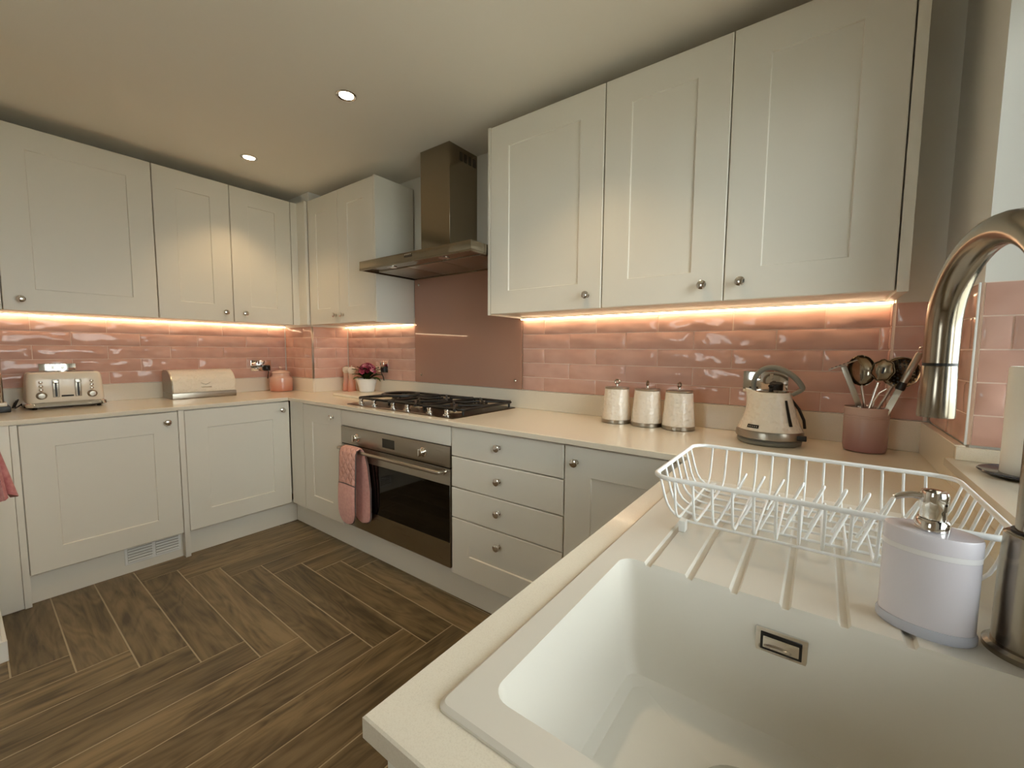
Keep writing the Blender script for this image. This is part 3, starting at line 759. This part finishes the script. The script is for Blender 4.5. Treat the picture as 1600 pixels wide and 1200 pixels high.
# rear flap (hangs between handle and door), over the handle, front flap
W_ = .080
for z, wd in ((.243, .02), (.247, .045), (.258, .063), (.275, .074), (.32, W_), (.45, W_*.98), (.58, W_*.97), (.64, W_*.95)):
    sh = .058*(1-max(0, (z-.50))/.22)
    fl.append((1.468+sh, -.6235-.0015*sin(z*40), z, wd, .011))
obj('rear_mitt', strap(fl + [(1.468, -.630, .668, W_*.95, .010), (1.468, -.637, .676, W_*.95, .009)]), M['pinkfab'], t, 70)
fr_ = [(1.468, -.634, .6765, W_*.95, .008), (1.468, -.650, .6815, W_*.97, .0085), (1.467, -.667, .675, W_, .0095), (1.466, -.676, .650, W_, .011), (1.465, -.679, .58, W_, .0115), (1.463, -.680, .50, W_*1.01, .012), (1.463, -.681, .475, W_*1.01, .012)]
obj('quilted_back', strap(fr_), M['quilt'], t, 70, 'quilted pink panel')
fr2 = [(1.463, -.681, .474, W_*1.01, .013), (1.462, -.684, .45, W_*1.03, .016), (1.461, -.685, .38, W_*1.04, .018), (1.460, -.684, .31, W_*1.03, .017), (1.460, -.683, .275, .072, .016), (1.460, -.682, .255, .058, .014), (1.460, -.681, .243, .038, .012), (1.460, -.681, .238, .018, .008)]
obj('mitt_pocket', strap(fr2), M['pinkfab'], t, 70, 'plain pink mitt pocket')
ol = [(x-wd-.001, y-.001, z) for x, y, z, wd, th in fr_[2:]+fr2] + [(x+wd+.001, y-.001, z) for x, y, z, wd, th in (fr_[2:]+fr2)[::-1]]
obj('binding', tube(B(), ol, .0035, 7), M['piping'], t, 60, 'dark grey edge binding')
obj('pocket_binding', tube(B(), [(1.463+W_*1.01*math.sin(a), -.684-.010*cos(a), .4745+.004*cos(2*a)) for a in [(-pi/2+pi*i/12) for i in range(13)]], .0032, 7), M['piping'], t, 60, 'dark grey pocket binding')
ol = [(x-wd, y-.004, z) for x, y, z, wd, th in fl] ; ol2 = [(x+wd+.001, y-.004, z) for x, y, z, wd, th in fl]
obj('rear_binding', tube(B(), ol[::-1]+ol2, .0035, 7), M['piping'], t, 60, 'dark grey edge binding')

# ------------------------------------------------------------------ gas hob
t = wthing('gas_hob', 'stainless gas hob with black cast iron pan supports above the oven', 'hob', (1.743, -.303, T))
hx0, hx1, hy0, hy1 = 1.288, 2.198, -.566, -.040
bm = B(); loft(bm, [[(x, y, T+.0003) for x, y in rrect(hx0, hx1, hy0, hy1, .012, 4)], [(x, y, T+.004) for x, y in rrect(hx0, hx1, hy0, hy1, .012, 4)], [(x, y, T+.007) for x, y in rrect(hx0+.010, hx1-.010, hy0+.010, hy1-.010, .010, 4)]])
obj('top_plate', bm, mat('hob_dark_steel', (92, 80, 68), .3, 1.0), t, 30)
ZH = T+.007
burn = [(1.445, -.275, .062), (1.750, -.40, .036), (1.750, -.165, .045), (2.045, -.40, .045), (2.045, -.165, .036)]
for x, y, r in burn:
    b_ = obj('burner', lathe(B(), [(r*1.25, 0), (r*1.2, .004), (r*1.0, .006), (r*.95, .016), (r*.9, .018), (0, .018)], 32, TR(x, y, ZH)), M['steel'], t)
    obj('burner_cap', lathe(B(), [(r*.86, .0182), (r*.88, .023), (r*.80, .027), (0, .0275)], 32, TR(x, y, ZH)), M['iron'], b_)
ZG = ZH+.029
for gi, (gx0, gx1) in enumerate(((1.305, 1.588), (1.600, 1.895), (1.907, 2.183))):
    gy0, gy1 = -.492, -.062; bm = B()
    fr = [(x, y, ZG) for x, y in rrect(gx0, gx1, gy0, gy1, .02, 3)]
    tube(bm, fr, .0075, 8, closed=True)
    for x, y in ((gx0+.006, gy0+.02), (gx1-.006, gy0+.02), (gx0+.006, gy1-.02), (gx1-.006, gy1-.02)): tube(bm, [(x, y, ZH+.0003), (x, y, ZG)], .006, 8)
    g = obj('pan_support', bm, M['iron'], t, 60)
    for (x, y, r) in [b for b in burn if gx0 < b[0] < gx1]:
        for k_ in range(4):
            a = pi/4 + k_*pi/2 if gi else k_*pi/2 + pi/4
            dx, dy = cos(a), sin(a)
            far = min(abs((gx1-gx0)/2/dx), (abs((gy1 if dy > 0 else gy0)-y)/abs(dy)) if gi == 0 else abs(.118/dy))
            obj('finger', tube(B(), [(x+dx*r*.45, y+dy*r*.45, ZG+.003), (x+dx*far, y+dy*far, ZG)], [.0065, .008], 8), M['iron'], g, 60)
    if gi: obj('cross_bar', tube(B(), [(gx0, -.28, ZG), (gx1, -.28, ZG)], .006, 8), M['iron'], g, 60)
obj('wok_ring', lathe(B(), [(.118, .0), (.122, .004), (.120, .014), (.108, .018), (.094, .012), (.100, .003), (.118, 0)], 48, TR(1.445, -.275, ZG+.006), cap=False), M['iron'], t, 50, 'round black wok ring')
for x in (1.388, 1.516, 1.694, 1.815, 1.993, 2.120):
    k_ = obj('control_knob', lathe(B(), [(.020, 0), (.020, .004), (.013, .008), (.0115, .020), (.014, .026), (.0135, .030), (0, .031)], 24, TR(x, -.530, ZH)), M['chrome'], t)
    bxo('grip', k_, M['black'], x-.003, x+.003, -.545, -.515, ZH+.0312, ZH+.034, bev=.001, seg=1)

# ------------------------------------------------------------------ cooker hood
t = wthing('cooker_hood', 'stainless steel chimney cooker hood on the wall above the hob', 'cooker hood', (1.743, -.2, 1.737))
HX0, HX1, HY = 1.283, 2.2135, -.452
bm = B(); box(bm, HX0, HX1, HY, -.016, 1.745, 1.790, bev=.002); 
can = obj('canopy', bm, M['dsteel'], t, 30)
bm = B()
for a in ((HX0, HX1, HY, HY+.012), (HX0, HX1, -.03, -.016), (HX0, HX0+.012, HY+.012, -.03), (HX1-.012, HX1, HY+.012, -.03)): box(bm, *a, 1.735, 1.7448)
obj('lower_lip', bm, M['dsteel'], can, None)
for i in range(3):
    x0 = HX0+.035 + i*.288
    bxo('filter', can, M['steel'], x0, x0+.283, -.335, -.035, 1.7395, 1.7445, bev=.002, label='perforated steel grease filter')
for x in (1.515, 1.960):
    l_ = obj('lamp', lathe(B(), [(.030, .0), (.030, -.003), (.024, -.0045), (.020, -.002), (0, -.002)], 24, TR(x, -.385, 1.7446)), M['chrome'], can)
ch = bxo('chimney', t, M['dsteel'], 1.615, 1.860, -.241, -.001, 1.7905, CEIL-.001, bev=.001, seg=1)
for i in range(4):
    for j in range(6):
        y0 = -.158 + i*.0385
        bxo('vent_slot', ch, M['black'], 1.8595, 1.8606, y0, y0+.026, 2.3585+j*.0085, 2.3635+j*.0085)
bp = bxo('button_panel', can, M['dark'], 1.712, 1.776, HY-.0012, HY-.0002, 1.7625, 1.7725)
for i in range(4): bxo('button', bp, M['chrome'], 1.716+i*.015, 1.727+i*.015, HY-.003, HY-.0012, 1.7740, 1.7800, bev=.0006, seg=1)

# ================================================================== sockets
def socket(label, loc, rz, plugs, w_=.150, h_=.087):
    t = thing('wall_socket', label, 'socket', loc, rz, 'chrome wall sockets')
    pl = bxo('plate', t, M['chrome'], -w_/2, w_/2, -.0065, 0, -h_/2, h_/2, bev=.0025)
    for i, sx in enumerate((-w_/4, w_/4)):
        bxo('switch', pl, M['chrome'], sx-.006+(.018 if i == 0 else -.018), sx+.006+(.018 if i == 0 else -.018), -.0105, -.0066, .012, .034, bev=.001, seg=1)
        if i in plugs:
            bm = B(); loft(bm, [[(x, y, z) for x, z in rrect(sx-a, sx+a, -.020-b, -.020+b, .008, 4)] for y, a, b in ((-.0067, .024, .022), (-.024, .024, .022), (-.032, .018, .017), (-.036, .012, .012))])
            p_ = obj('plug', bm, M['black'], t, 40, 'black plug')
            obj('cord', tube(B(), [(sx, -.034, -.022), (sx+.002, -.040, -.045), (sx+.004, -.026, -.075), (sx+.004, -.018, -.105)], .0034, 8), M['black'], p_)
        else:
            for dx, dz, a, b in ((0, -.008, .003, .005), (-.011, -.024, .005, .003), (.011, -.024, .005, .003)):
                bxo('pin_hole', pl, M['black'], sx+dx-a, sx+dx+a, -.0072, -.0064, dz-b, dz+b)
    return t
socket('chrome double socket partly hidden behind the toaster', (.0115, -1.627, 1.108), pi/2, (0, 1))
socket('chrome double socket on the tiles next to the lidded coral jar', (.0115, -.515, 1.113), pi/2, (1,))
socket('chrome double socket on the tiles beside the flowering plant', (.900, -.0115, 1.116), 0, (1,))
socket('chrome double socket on the tiles behind the kettle', (3.446, -.0115, 1.125), 0, (1,), .160)

# ------------------------------------------------------------------ toaster
def rbox_loops(w0, levels, r=.035, n=6):
    return [[(x, y, z) for x, y in rrect(-dx, dx, -dy, dy, min(r, dx*.9, dy*.9), n)] for dx, dy, z in levels]
t = thing('toaster', 'cream four-slice toaster with chrome base below the wall cabinet', 'toaster', (.155, -1.622, T+.0003))
# local +x faces the room
obj('chrome_base', loft(B(), rbox_loops(0, ((.100, .155, .010), (.106, .163, .014), (.103, .160, .030), (.098, .152, .036)))), M['chrome'], t, 40)
for sx in (-1, 1):
    for sy in (-1, 1): obj('foot', lathe(B(), [(.009, 0), (.011, .010)], 14, TR(sx*.08, sy*.125, 0)), M['black'], t)
body = obj('body', loft(B(), rbox_loops(0, ((.094, .150, .0362), (.097, .152, .05), (.094, .148, .15), (.090, .143, .188), (.084, .137, .197), (.074, .127, .200)))), M['cream'], t, 50)
for sy in (-.068, .068):
    for sx in (-.03, .03): bxo('slot', body, M['black'], sx-.014, sx+.014, sy-.058, sy+.058, .1995, .2008)
for sy in (-.043, .043):
    rail = bxo('lever_track', body, M['steel'], .0935, .0985, sy-.013, sy+.013, .062, .160, bev=.003)
    bxo('track_slot', rail, M['black'], .0984, .0992, sy-.004, sy+.004, .066, .150)
    bxo('lever', rail, M['chrome'], .0985, .118, sy-.012, sy+.012, .142, .150, bev=.002)
for sy in (-.098, .098):
    obj('dial', lathe(B(), [(.021, 0), (.021, .005), (.015, .010), (.013, .017), (0, .018)], 28, TR(.0955, sy, .074) @ RY(90)), M['steel'], body)
    for z in (.105, .125, .146): obj('button', lathe(B(), [(.0085, 0), (.0085, .004), (.006, .006), (0, .0062)], 18, TR(.0935, sy, z) @ RY(90)), M['chrome'], body)
bxo('name_plate', body, M['dark'], .0960, .0988, -.024, .024, .064, .073, bev=.0008, seg=1)
obj('cord', tube(B(), [(-.06, -.152, .03), (-.05, -.172, .012), (-.02, -.186, .006), (.01, -.188, .02), (.0, -.178, .045), (-.04, -.172, .05), (-.06, -.185, .03), (-.03, -.195, .008), (-.075, -.190, .006), (-.1, -.175, .04)], .0036, 8), M['black'], t, 60, 'black coiled cord')

# ------------------------------------------------------------------ coffee machine at the end of the run
t = thing('coffee_machine', 'chrome and cream machine on a black base at the end of the counter', 'coffee machine', (.17, -1.878, T+.0003))
bxo('base', t, M['black'], -.10, .10, -.045, .048, 0, .030, bev=.004)
bxo('drip_tray', t, M['cream'], -.02, .095, -.040, .038, .0305, .050, bev=.006)
obj('column', loft(B(), rbox_loops(0, ((.07, .030, .0505), (.070, .030, .29), (.062, .024, .31)), .022)), M['chrome'], t, 50)
bxo('head', t, M['chrome'], .0705, .105, -.018, .018, .20, .27, bev=.008)

# ------------------------------------------------------------------ bread bin
t = thing('bread_bin', 'cream dimpled roll-top bread bin with steel base against the tiles', 'bread bin', (.135, -.965, T+.0003))
hw = .185
def prof_bin(f):
    pts = [(.098, .040)]
    for i in range(11):
        a = radians(-8 + 98*i/10); pts.append((-.02+.122*cos(a)*1.0, .065+.125*sin(a)))
    pts += [(-.07, .190), (-.092, .180), (-.100, .16), (-.100, .040)]
    return pts
pb = prof_bin(0)
bm = B(); loft(bm, [[(x, -hw+.006, z) for x, z in pb], [(x, hw-.006, z) for x, z in pb]]); lidb = obj('roll_top', bm, M['hammer'], t, 50)
bm = B(); loft(bm, [[(x, -hw, z) for x, z in pb], [(x, -hw+.0055, z) for x, z in pb]]); obj('end_cap', bm, M['steel'], t, 40)
bm = B(); loft(bm, [[(x, hw-.0055, z) for x, z in pb], [(x, hw, z) for x, z in pb]]); obj('end_cap', bm, M['cream'], t, 40)
bxo('base', t, M['steel'], -.102, .103, -hw-.001, hw+.001, 0, .0395, bev=.004)
h_ = obj('handle', tube(B(), [(.1015, -.025, .075), (.112, -.022, .073), (.113, .03, .073), (.1015, .033, .075)], .0028, 8), M['chrome'], lidb)
obj('wire_mark', tube(B(), [(.1025, -.026, .104), (.1035, -.014, .095), (.1038, .0, .091), (.1035, .014, .095), (.1025, .026, .104)], .0018, 6), M['chrome'], lidb)

# ------------------------------------------------------------------ lidded jar, mills
t = thing('lidded_jar', 'coral pink stoneware jar with lid in the corner of the worktop', 'jar', (.150, -.425, T+.0003))
obj('body', lathe(B(), [(.070, 0), (.080, .004), (.083, .02), (.084, .09), (.081, .108), (.066, .120), (.062, .125), (.062, .142), (.060, .143)], 44), M['coral'], t)
l_ = obj('lid', lathe(B(), [(.064, .1435), (.068, .148), (.062, .156), (.040, .166), (.014, .171), (0, .172)], 40), M['coral'], t)
obj('lid_knob', lathe(B(), [(.009, .171), (.008, .178), (.015, .184), (.016, .190), (.010, .196), (0, .197)], 24), M['coral'], l_)
def mill(label, x, y):
    t = thing('pepper_mill', label, 'mill', (x, y, T+.0003), 0, 'pepper and salt mills')
    obj('body', lathe(B(), [(.030, 0), (.034, .003), (.034, .016), (.031, .022), (.029, .05), (.026, .075), (.0225, .105), (.0225, .125), (.0265, .138), (.0265, .146)], 30), M['millc'], t)
    h_ = obj('head', lathe(B(), [(.0225, .1463), (.023, .150), (.030, .158), (.033, .170), (.031, .184), (.022, .194), (.006, .198), (0, .198)], 30), M['cream'], t, label='cream rounded head')
    obj('finial', lathe(B(), [(.006, .198), (.008, .203), (.004, .208), (0, .2085)], 16), M['chrome'], h_)
mill('coral mill with cream head standing against the tiled corner boxing', .528, -.085)
mill('coral mill with cream head nearest the flowering plant', .632, -.105)

# ------------------------------------------------------------------ board with plant
bmB = B(); loft(bmB, [[(x, y, T+z) for x, y in rrect(.765+i, 1.150-i, -.352+i, -.034-i, .012, 4)] for z, i in ((.0003, .003), (.003, 0), (.015, 0), (.018, .002))])
o = obj('serving_board', bmB, M['board'], None, 30); origin_to(o, (.957, -.193, T)); tag(o, 'cream marble board lying on the worktop beside the hob', 'board')
t = thing('potted_plant', 'pink flowering plant in a white pot on the marble board', 'potted plant', (.868, -.130, T+.0183))
obj('pot', lathe(B(), [(.048, 0), (.054, .004), (.060, .04), (.074, .092), (.075, .098), (.072, .100), (.069, .096), (.060, .085), (0, .085)], 36), M['white'], t)
obj('soil', lathe(B(), [(.064, .0855), (.064, .089), (0, .091)], 24), M['soil'], t)
def leaf_mesh(name, m_):
    bm = B(); rows = []
    for i in range(6):
        u = i/5; w_ = .022*math.sin(pi*min(1, u*.95+.05))**.8; x = .075*u; z = .03*u - .045*u*u
        rows.append([bm.verts.new((x, -w_, z+.004)), bm.verts.new((x, 0, z)), bm.verts.new((x, w_, z+.004))])
    for a, b in zip(rows[:-1], rows[1:]):
        for k in range(2): bm.faces.new((a[k], a[k+1], b[k+1], b[k]))
    bmesh.ops.solidify(bm, geom=bm.faces[:], thickness=.0012)
    me = to_mesh(bm, name, 60); me.materials.append(m_); return me
LM = [leaf_mesh('leaf', M['leaf']), leaf_mesh('leaf', M['leaf']), leaf_mesh('leaf', M['leaf2'])]
for i in range(22):
    o = link(bpy.data.objects.new('leaf', LM[i % 3] if i % 7 else LM[2])); o.parent = t
    a = i*2.4; el = rnd.uniform(-.9, .15) if i < 14 else rnd.uniform(-1.3, -.7)
    o.location = (cos(a)*.022, sin(a)*.022, .093+.030*(i/22)); o.rotation_euler = (rnd.uniform(-.3, .3), el, a); s_ = rnd.uniform(.9, 1.35); o.scale = (s_,)*3
def flower_mesh(m_):
    bm = B()
    for k in range(6):
        a = k*pi/3; lp_ = [Vector((0, 0, 0)), Vector((.008, -.0055, .003)), Vector((.0145, -.003, .0055)), Vector((.0145, .003, .0055)), Vector((.008, .0055, .003))]
        bm.faces.new([bm.verts.new(RZ(math.degrees(a)) @ v) for v in lp_])
    lathe(bm, [(.004, .001), (.003, .006), (0, .007)], 8)
    bmesh.ops.solidify(bm, geom=bm.faces[:], thickness=.0008)
    me = to_mesh(bm, 'flower', 60); me.materials.append(m_); return me
FM = [flower_mesh(M['petal']), flower_mesh(M['petal2']), flower_mesh(M['petal'])]
for i in range(46):
    o = link(bpy.data.objects.new('flower', FM[i % 3])); o.parent = t
    a = i*2.39996; zz = 1-(i+.5)/46*.95; rr = math.sqrt(max(0, 1-zz*zz))
    o.location = (.008+cos(a)*rr*.062, sin(a)*rr*.055, .150+zz*.058+rnd.uniform(-.004, .004))
    o.rotation_euler = (0, math.acos(max(-1, min(1, zz)))*.9, a); s_ = rnd.uniform(1.0, 1.45); o.scale = (s_,)*3
for i in range(7):
    a = i*.9; o = obj('stem', tube(B(), [(cos(a)*.012, sin(a)*.012, .088), (cos(a)*.03, sin(a)*.03, .150), (cos(a)*.045, sin(a)*.04, .178)], .002, 6), M['leaf'], t)

# ------------------------------------------------------------------ canisters
def canister(label, x, y, rot):
    t = thing('canister', label, 'canister', (x, y, T+.0003), rot, 'white storage canisters')
    obj('steel_foot', lathe(B(), [(.066, 0), (.0685, .002), (.0685, .016), (.067, .0175)], 44), M['steel'], t)
    obj('body', lathe(B(), [(.0675, .0178), (.0665, .03), (.0560, .158), (.0545, .160)], 44), M['canist'], t)
    l_ = obj('lid', lathe(B(), [(.0555, .1603), (.0565, .164), (.0545, .168), (.03, .1705), (0, .171)], 40), M['steel'], t)
    obj('lid_stem', lathe(B(), [(.0065, .171), (.0045, .175), (.0045, .182)], 16), M['chrome'], l_)
    obj('lid_ring', tube(B(), [(.0105*cos(2*pi*i/20), 0, .1925+.0105*sin(2*pi*i/20)) for i in range(20)], .0034, 8, closed=True), M['dsteel'], l_)
canister('white dimpled canister farthest from the kettle, ring handle seen face on', 2.853, -.128, radians(20))
canister('white dimpled canister in the middle of the three', 2.998, -.128, radians(88))
canister('white dimpled canister nearest the kettle', 3.138, -.130, radians(70))

# ------------------------------------------------------------------ kettle
KX, KY = 3.483, -.195
t = thing('kettle', 'cream dimpled pyramid kettle with grey handle in front of a socket', 'kettle', (KX, KY, T+.0003))
def kr(z): # body radius
    z0, z1 = .052, .188; u = (z-z0)/(z1-z0); return .106 - .044*(u**.85)
obj('power_base', lathe(B(), [(.098, 0), (.103, .004), (.105, .014), (.100, .020), (0, .0205)], 44), M['grey'], t, label='grey power base')
obj('steel_band', lathe(B(), [(.104, .0208), (.109, .024), (.109, .046), (.1065, .0515)], 48), M['steel'], t)
bm = lathe(B(), [(kr(z), z) for z in [.052+.136*i/12 for i in range(13)]] + [(.0605, .190), (.058, .190)], 56)
spd = radians(190)
for v in bm.verts:
    a = math.atan2(v.co.y, v.co.x); da = abs((a-spd+pi) % (2*pi)-pi); u = max(0, (v.co.z-.115)/.075)
    if u > 0 and v.co.xy.length > .01:
        k = 1 + .42*u*u*max(0, 1-da/.75)**1.5; v.co.x *= k; v.co.y *= k; v.co.z += .012*u*max(0, 1-da/.75)
body = obj('body', bm, M['hammer'], t, 50)
ld_ = obj('lid', lathe(B(), [(.057, .1903), (.055, .194), (.03, .1965), (0, .197)], 36), M['dsteel'], t, label='dark steel lid')
obj('lid_knob', lathe(B(), [(.007, .197), (.006, .204), (.011, .210), (.010, .216), (0, .2175)], 18), M['black'], ld_)
hp = [(-.050, 0, .178), (-.058, 0, .212), (-.050, 0, .250), (-.020, 0, .277), (.024, 0, .276), (.066, 0, .250), (.094, 0, .214), (.090, 0, .200), (.066, 0, .182)]
hp = [Vector(p) for p in hp]; sm_ = []
for i in range(len(hp)-1):
    p0, p1, p2, p3 = hp[max(i-1, 0)], hp[i], hp[i+1], hp[min(i+2, len(hp)-1)]
    for k in range(5):
        u = k/5; sm_.append(.5*((2*p1)+(p2-p0)*u+(2*p0-5*p1+4*p2-p3)*u*u+(3*p1-p0-3*p2+p3)*u**3))
sm_.append(hp[-1])
bm = tube(B(), sm_, [.0068+.0035*sin(pi*i/(len(sm_)-1)) for i in range(len(sm_))], 14)
for v in bm.verts: v.co.y *= 1.8
obj('handle', bm, M['grey'], t, 60, 'grey arched handle')
def patch(name, a0, a1, z0, z1, off, m_, parent, n=6):
    bm = B(); g = []
    for j in range(5):
        z = z0+(z1-z0)*j/4; g.append([bm.verts.new(((kr(z)+off)*cos(a), (kr(z)+off)*sin(a), z)) for a in [a0+(a1-a0)*i/n for i in range(n+1)]])
    for j in range(4):
        for i in range(n): bm.faces.new((g[j][i], g[j][i+1], g[j+1][i+1], g[j+1][i]))
    bmesh.ops.solidify(bm, geom=bm.faces[:], thickness=.0012); return obj(name, bm, m_, parent, 50)
npl = patch('name_plate', radians(-128), radians(-104), .062, .074, .0022, M['dark'], body)
for i in range(5): patch('plate_mark', radians(-125+i*4), radians(-122.6+i*4), .066, .070, .0036, M['silverprint'], npl, 2)
patch('water_window', radians(-48), radians(-40), .075, .165, .0026, M['dark'], body, 3)
obj('cord_guard', tube(B(), [(.062, .02, .165), (.088, .02, .13), (.105, .02, .09), (.109, .02, .06)], .005, 8), M['black'], body)
bxo('switch', t, M['black'], .088, .118, -.062, -.040, .026, .044, bev=.003)

# ------------------------------------------------------------------ utensil pot and utensils
UX, UY = 3.762, -.150
t = thing('utensil_pot', 'dusty pink stoneware utensil pot beside the window wall', 'utensil pot', (UX, UY, T+.0003))
obj('pot', lathe(B(), [(.052, 0), (.058, .003), (.061, .02), (.062, .10), (.061, .143), (.063, .150), (.061, .153), (.057, .150), (.056, .02), (0, .012)], 44), M['rose'], t)
for i, z in enumerate((.118, .126)): obj('ring_line', lathe(B(), [(.0617, z-.0015), (.0628, z), (.0617, z+.0015)], 44, cap=False), M['rose'], t)
UG = 'steel kitchen utensils in the pink pot'
def uthing(name, label, base, tip):
    """a utensil whose local +z runs from inside the pot to the tip"""
    b = Vector((UX+base[0], UY+base[1], T+.02)); e = Vector((UX+tip[0], UY+tip[1], T+tip[2])); d = (e-b); L = d.length
    o = thing(name, label, 'utensil', b, 0, UG); o.rotation_mode = 'QUATERNION'
    zq = Vector((0, 0, 1)).rotation_difference(d.normalized()); o.rotation_quaternion = zq; return o, L
def spin(o, deg): o.rotation_quaternion = o.rotation_quaternion @ Matrix.Rotation(radians(deg), 4, 'Z').to_quaternion()
# ladle, bowl outwards
o, L = uthing('ladle', 'deep steel ladle with its round bowl upright in the pink pot', (.012, .015), (-.030, -.005, .325)); spin(o, 15)
obj('shaft', tube(B(), [(0, 0, 0), (0, 0, L*.45), (0, .006, L*.68)], [.004, .005, .006], 10), M['chrome'], o)
bm = B()
for v in bmesh.ops.create_uvsphere(bm, u_segments=28, v_segments=16, radius=.043)['verts']: v.co = Vector((v.co.x*.95, v.co.y*.55, v.co.z*1.25))
bmesh.ops.delete(bm, geom=[v for v in bm.verts if v.co.y < -.006], context='VERTS'); bmesh.ops.solidify(bm, geom=bm.faces[:], thickness=.0014); xform(bm, TR(0, -.004, L-.048))
obj('bowl', bm, M['dsteel'], o, 60)
# masher: flat handle with bent grid
o, L = uthing('potato_masher', 'steel masher with a flat pale handle leaning out over the kettle', (.028, -.01), (-.072, -.020, .292)); spin(o, 0)
bxo('shaft', o, M['chrome'], -.0045, .0045, -.003, .003, 0, L*.5, bev=.001)
bxo('handle', o, M['steel'], -.0085, .0085, -.004, .004, L*.5, L, bev=.002)
hd_ = bxo('head', o, M['steel'], -.012, .072, -.028, .028, L+.001, L+.004, bev=.001)
hd_.rotation_euler = (0, radians(-6), 0)
for i in range(6): bxo('slot', hd_, M['black'], -.004+i*.012, .002+i*.012, -.022, .022, L+.0035, L+.0045)
# serving spoon
o, L = uthing('serving_spoon', 'steel spaghetti spoon with a crinkled head in the pink pot', (-.022, -.02), (.040, -.010, .315)); spin(o, -10)
obj('shaft', tube(B(), [(0, 0, 0), (0, .004, L*.3), (0, 0, L*.74)], [.004, .0045, .006], 10), M['chrome'], o)
bm = B()
for v in bmesh.ops.create_uvsphere(bm, u_segments=24, v_segments=14, radius=.031)['verts']:
    a = math.atan2(v.co.z, v.co.x); k = 1+.05*cos(7*a); v.co = Vector((v.co.x*k, v.co.y*.45, v.co.z*1.2*k))
bmesh.ops.delete(bm, geom=[v for v in bm.verts if v.co.y < -.004], context='VERTS'); bmesh.ops.solidify(bm, geom=bm.faces[:], thickness=.0014); xform(bm, TR(0, 0, L-.036))
hd_ = obj('head', bm, M['dsteel'], o, 60); obj('slot', box(B(), -.003, .003, .0085, .0128, L-.046, L-.026), M['black'], hd_)
# skimmer
o, L = uthing('skimmer', 'round perforated steel skimmer standing at the back of the pink pot', (-.02, .02), (.098, .025, .315)); spin(o, -20)
obj('shaft', tube(B(), [(0, 0, 0), (0, 0, L*.4), (0, .002, L-.09)], [.004, .0045, .005], 10), M['steel'], o)
sk = obj('disc', lathe(B(), [(.050, .008), (.0515, .009), (.048, .004), (.03, .0), (0, -.001)], 40, TR(0, .004, L-.045) @ RX(90), cap=False), M['dsteel'], o, 50)
obj('rim', tube(B(), [(.051*cos(2*pi*i/36), -.0045, L-.045+.051*sin(2*pi*i/36)) for i in range(36)], .0018, 7, closed=True), M['chrome'], sk)
me = to_mesh(lathe(B(), [(.0028, 0), (.0028, .0006), (0, .0007)], 8, RX(90)), 'hole'); me.materials.append(M['black'])
for rr, nn in ((0, 1), (.0105, 6), (.021, 12), (.0315, 18), (.041, 24)):
    for k in range(nn):
        h_ = link(bpy.data.objects.new('hole', me)); h_.parent = sk; a = 2*pi*k/nn
        h_.location = (rr*cos(a), .0045 - rr*.03 - max(0, rr-.03)*.20, L-.045+rr*sin(a))
# peeler handle
o, L = uthing('peeler', 'slim steel peeler with tubular handle and hanging loop in the pink pot', (.005, -.03), (.125, -.030, .362))
bxo('blade_shaft', o, M['chrome'], -.009, .009, -.0015, .0015, .06, L*.58, bev=.0006, seg=1)
obj('ferrule', lathe(B(), [(.012, L*.58), (.013, L*.60), (.011, L*.65)], 20), M['black'], o)
obj('handle', lathe(B(), [(.0095, L*.651), (.0105, L*.70), (.0095, L*.92), (.007, L*.93)], 20), M['steel'], o)
obj('hanging_loop', tube(B(), [(.008*cos(2*pi*i/18), 0, L*.93+.010+.010*sin(2*pi*i/18)) for i in range(18)], .002, 8, closed=True), M['chrome'], o)
# thin whisk-like spoon handle
o, L = uthing('bent_spoon', 'small steel spoon with bent wire handle at the front of the pink pot', (.02, -.02), (.012, -.035, .215)); spin(o, 0)
obj('handle', tube(B(), [(0, 0, .06), (-.004, 0, L*.6), (.0, 0, L*.8), (.014, 0, L*.95), (.032, 0, L*1.02)], .0032, 8), M['chrome'], o, 60)

# ------------------------------------------------------------------ candle on a plate on the sill
t = thing('plate', 'dark glass plate on the window sill under the candle', 'plate', (4.000, -.655, ZWIN0+.0203))
obj('dish', lathe(B(), [(.055, 0), (.074, .003), (.079, .008), (.077, .010), (.070, .007), (0, .006)], 48), M['slate'], t)
t = thing('candle', 'tall ivory pillar candle standing on the window sill plate', 'candle', (3.996, -.655, ZWIN0+.0266))
obj('wax', lathe(B(), [(.040, 0), (.041, .003), (.041, .228), (.038, .232), (.033, .228), (0, .226)], 40), M['wax'], t)
obj('wick', tube(B(), [(0, 0, .226), (.001, 0, .236), (.003, 0, .242)], .0012, 6), M['black'], t)

# ------------------------------------------------------------------ pink towel on a hook
t = wthing('towel', 'pink towel hanging from a hook on the wall end beside the worktop', 'towel', (1.02, -1.93, .64))
bm = B(); loops = []
for i in range(15):
    u = i/14; z = .955-.305*u; wy = .008+.056*u**.8; wx = .018+.05*u**.7; lp_ = []
    for k in range(28):
        a = 2*pi*k/28; ru = 1+.34*u*sin(6*a+1.3)+.14*u*sin(11*a)
        lp_.append((1.01+wx*cos(a)*ru, -1.947+wy*.55+wy*.5*sin(a)*ru, z+.012*u*sin(3*a)))
    loops.append(lp_)
obj('cloth', loft(bm, loops), M['towel'], t, 70)
h_ = thing('coat_hook', 'small chrome hook on the wall end holding the pink towel', 'hook', (1.01, -1.9515, .96))
obj('rose', lathe(B(), [(.012, 0), (.012, .003), (.008, .005)], 18, RX(-90)), M['chrome'], h_)
obj('prong', tube(B(), [(0, .003, 0), (0, .014, -.003), (0, .019, .004), (0, .018, .014)], .003, 8), M['chrome'], h_)
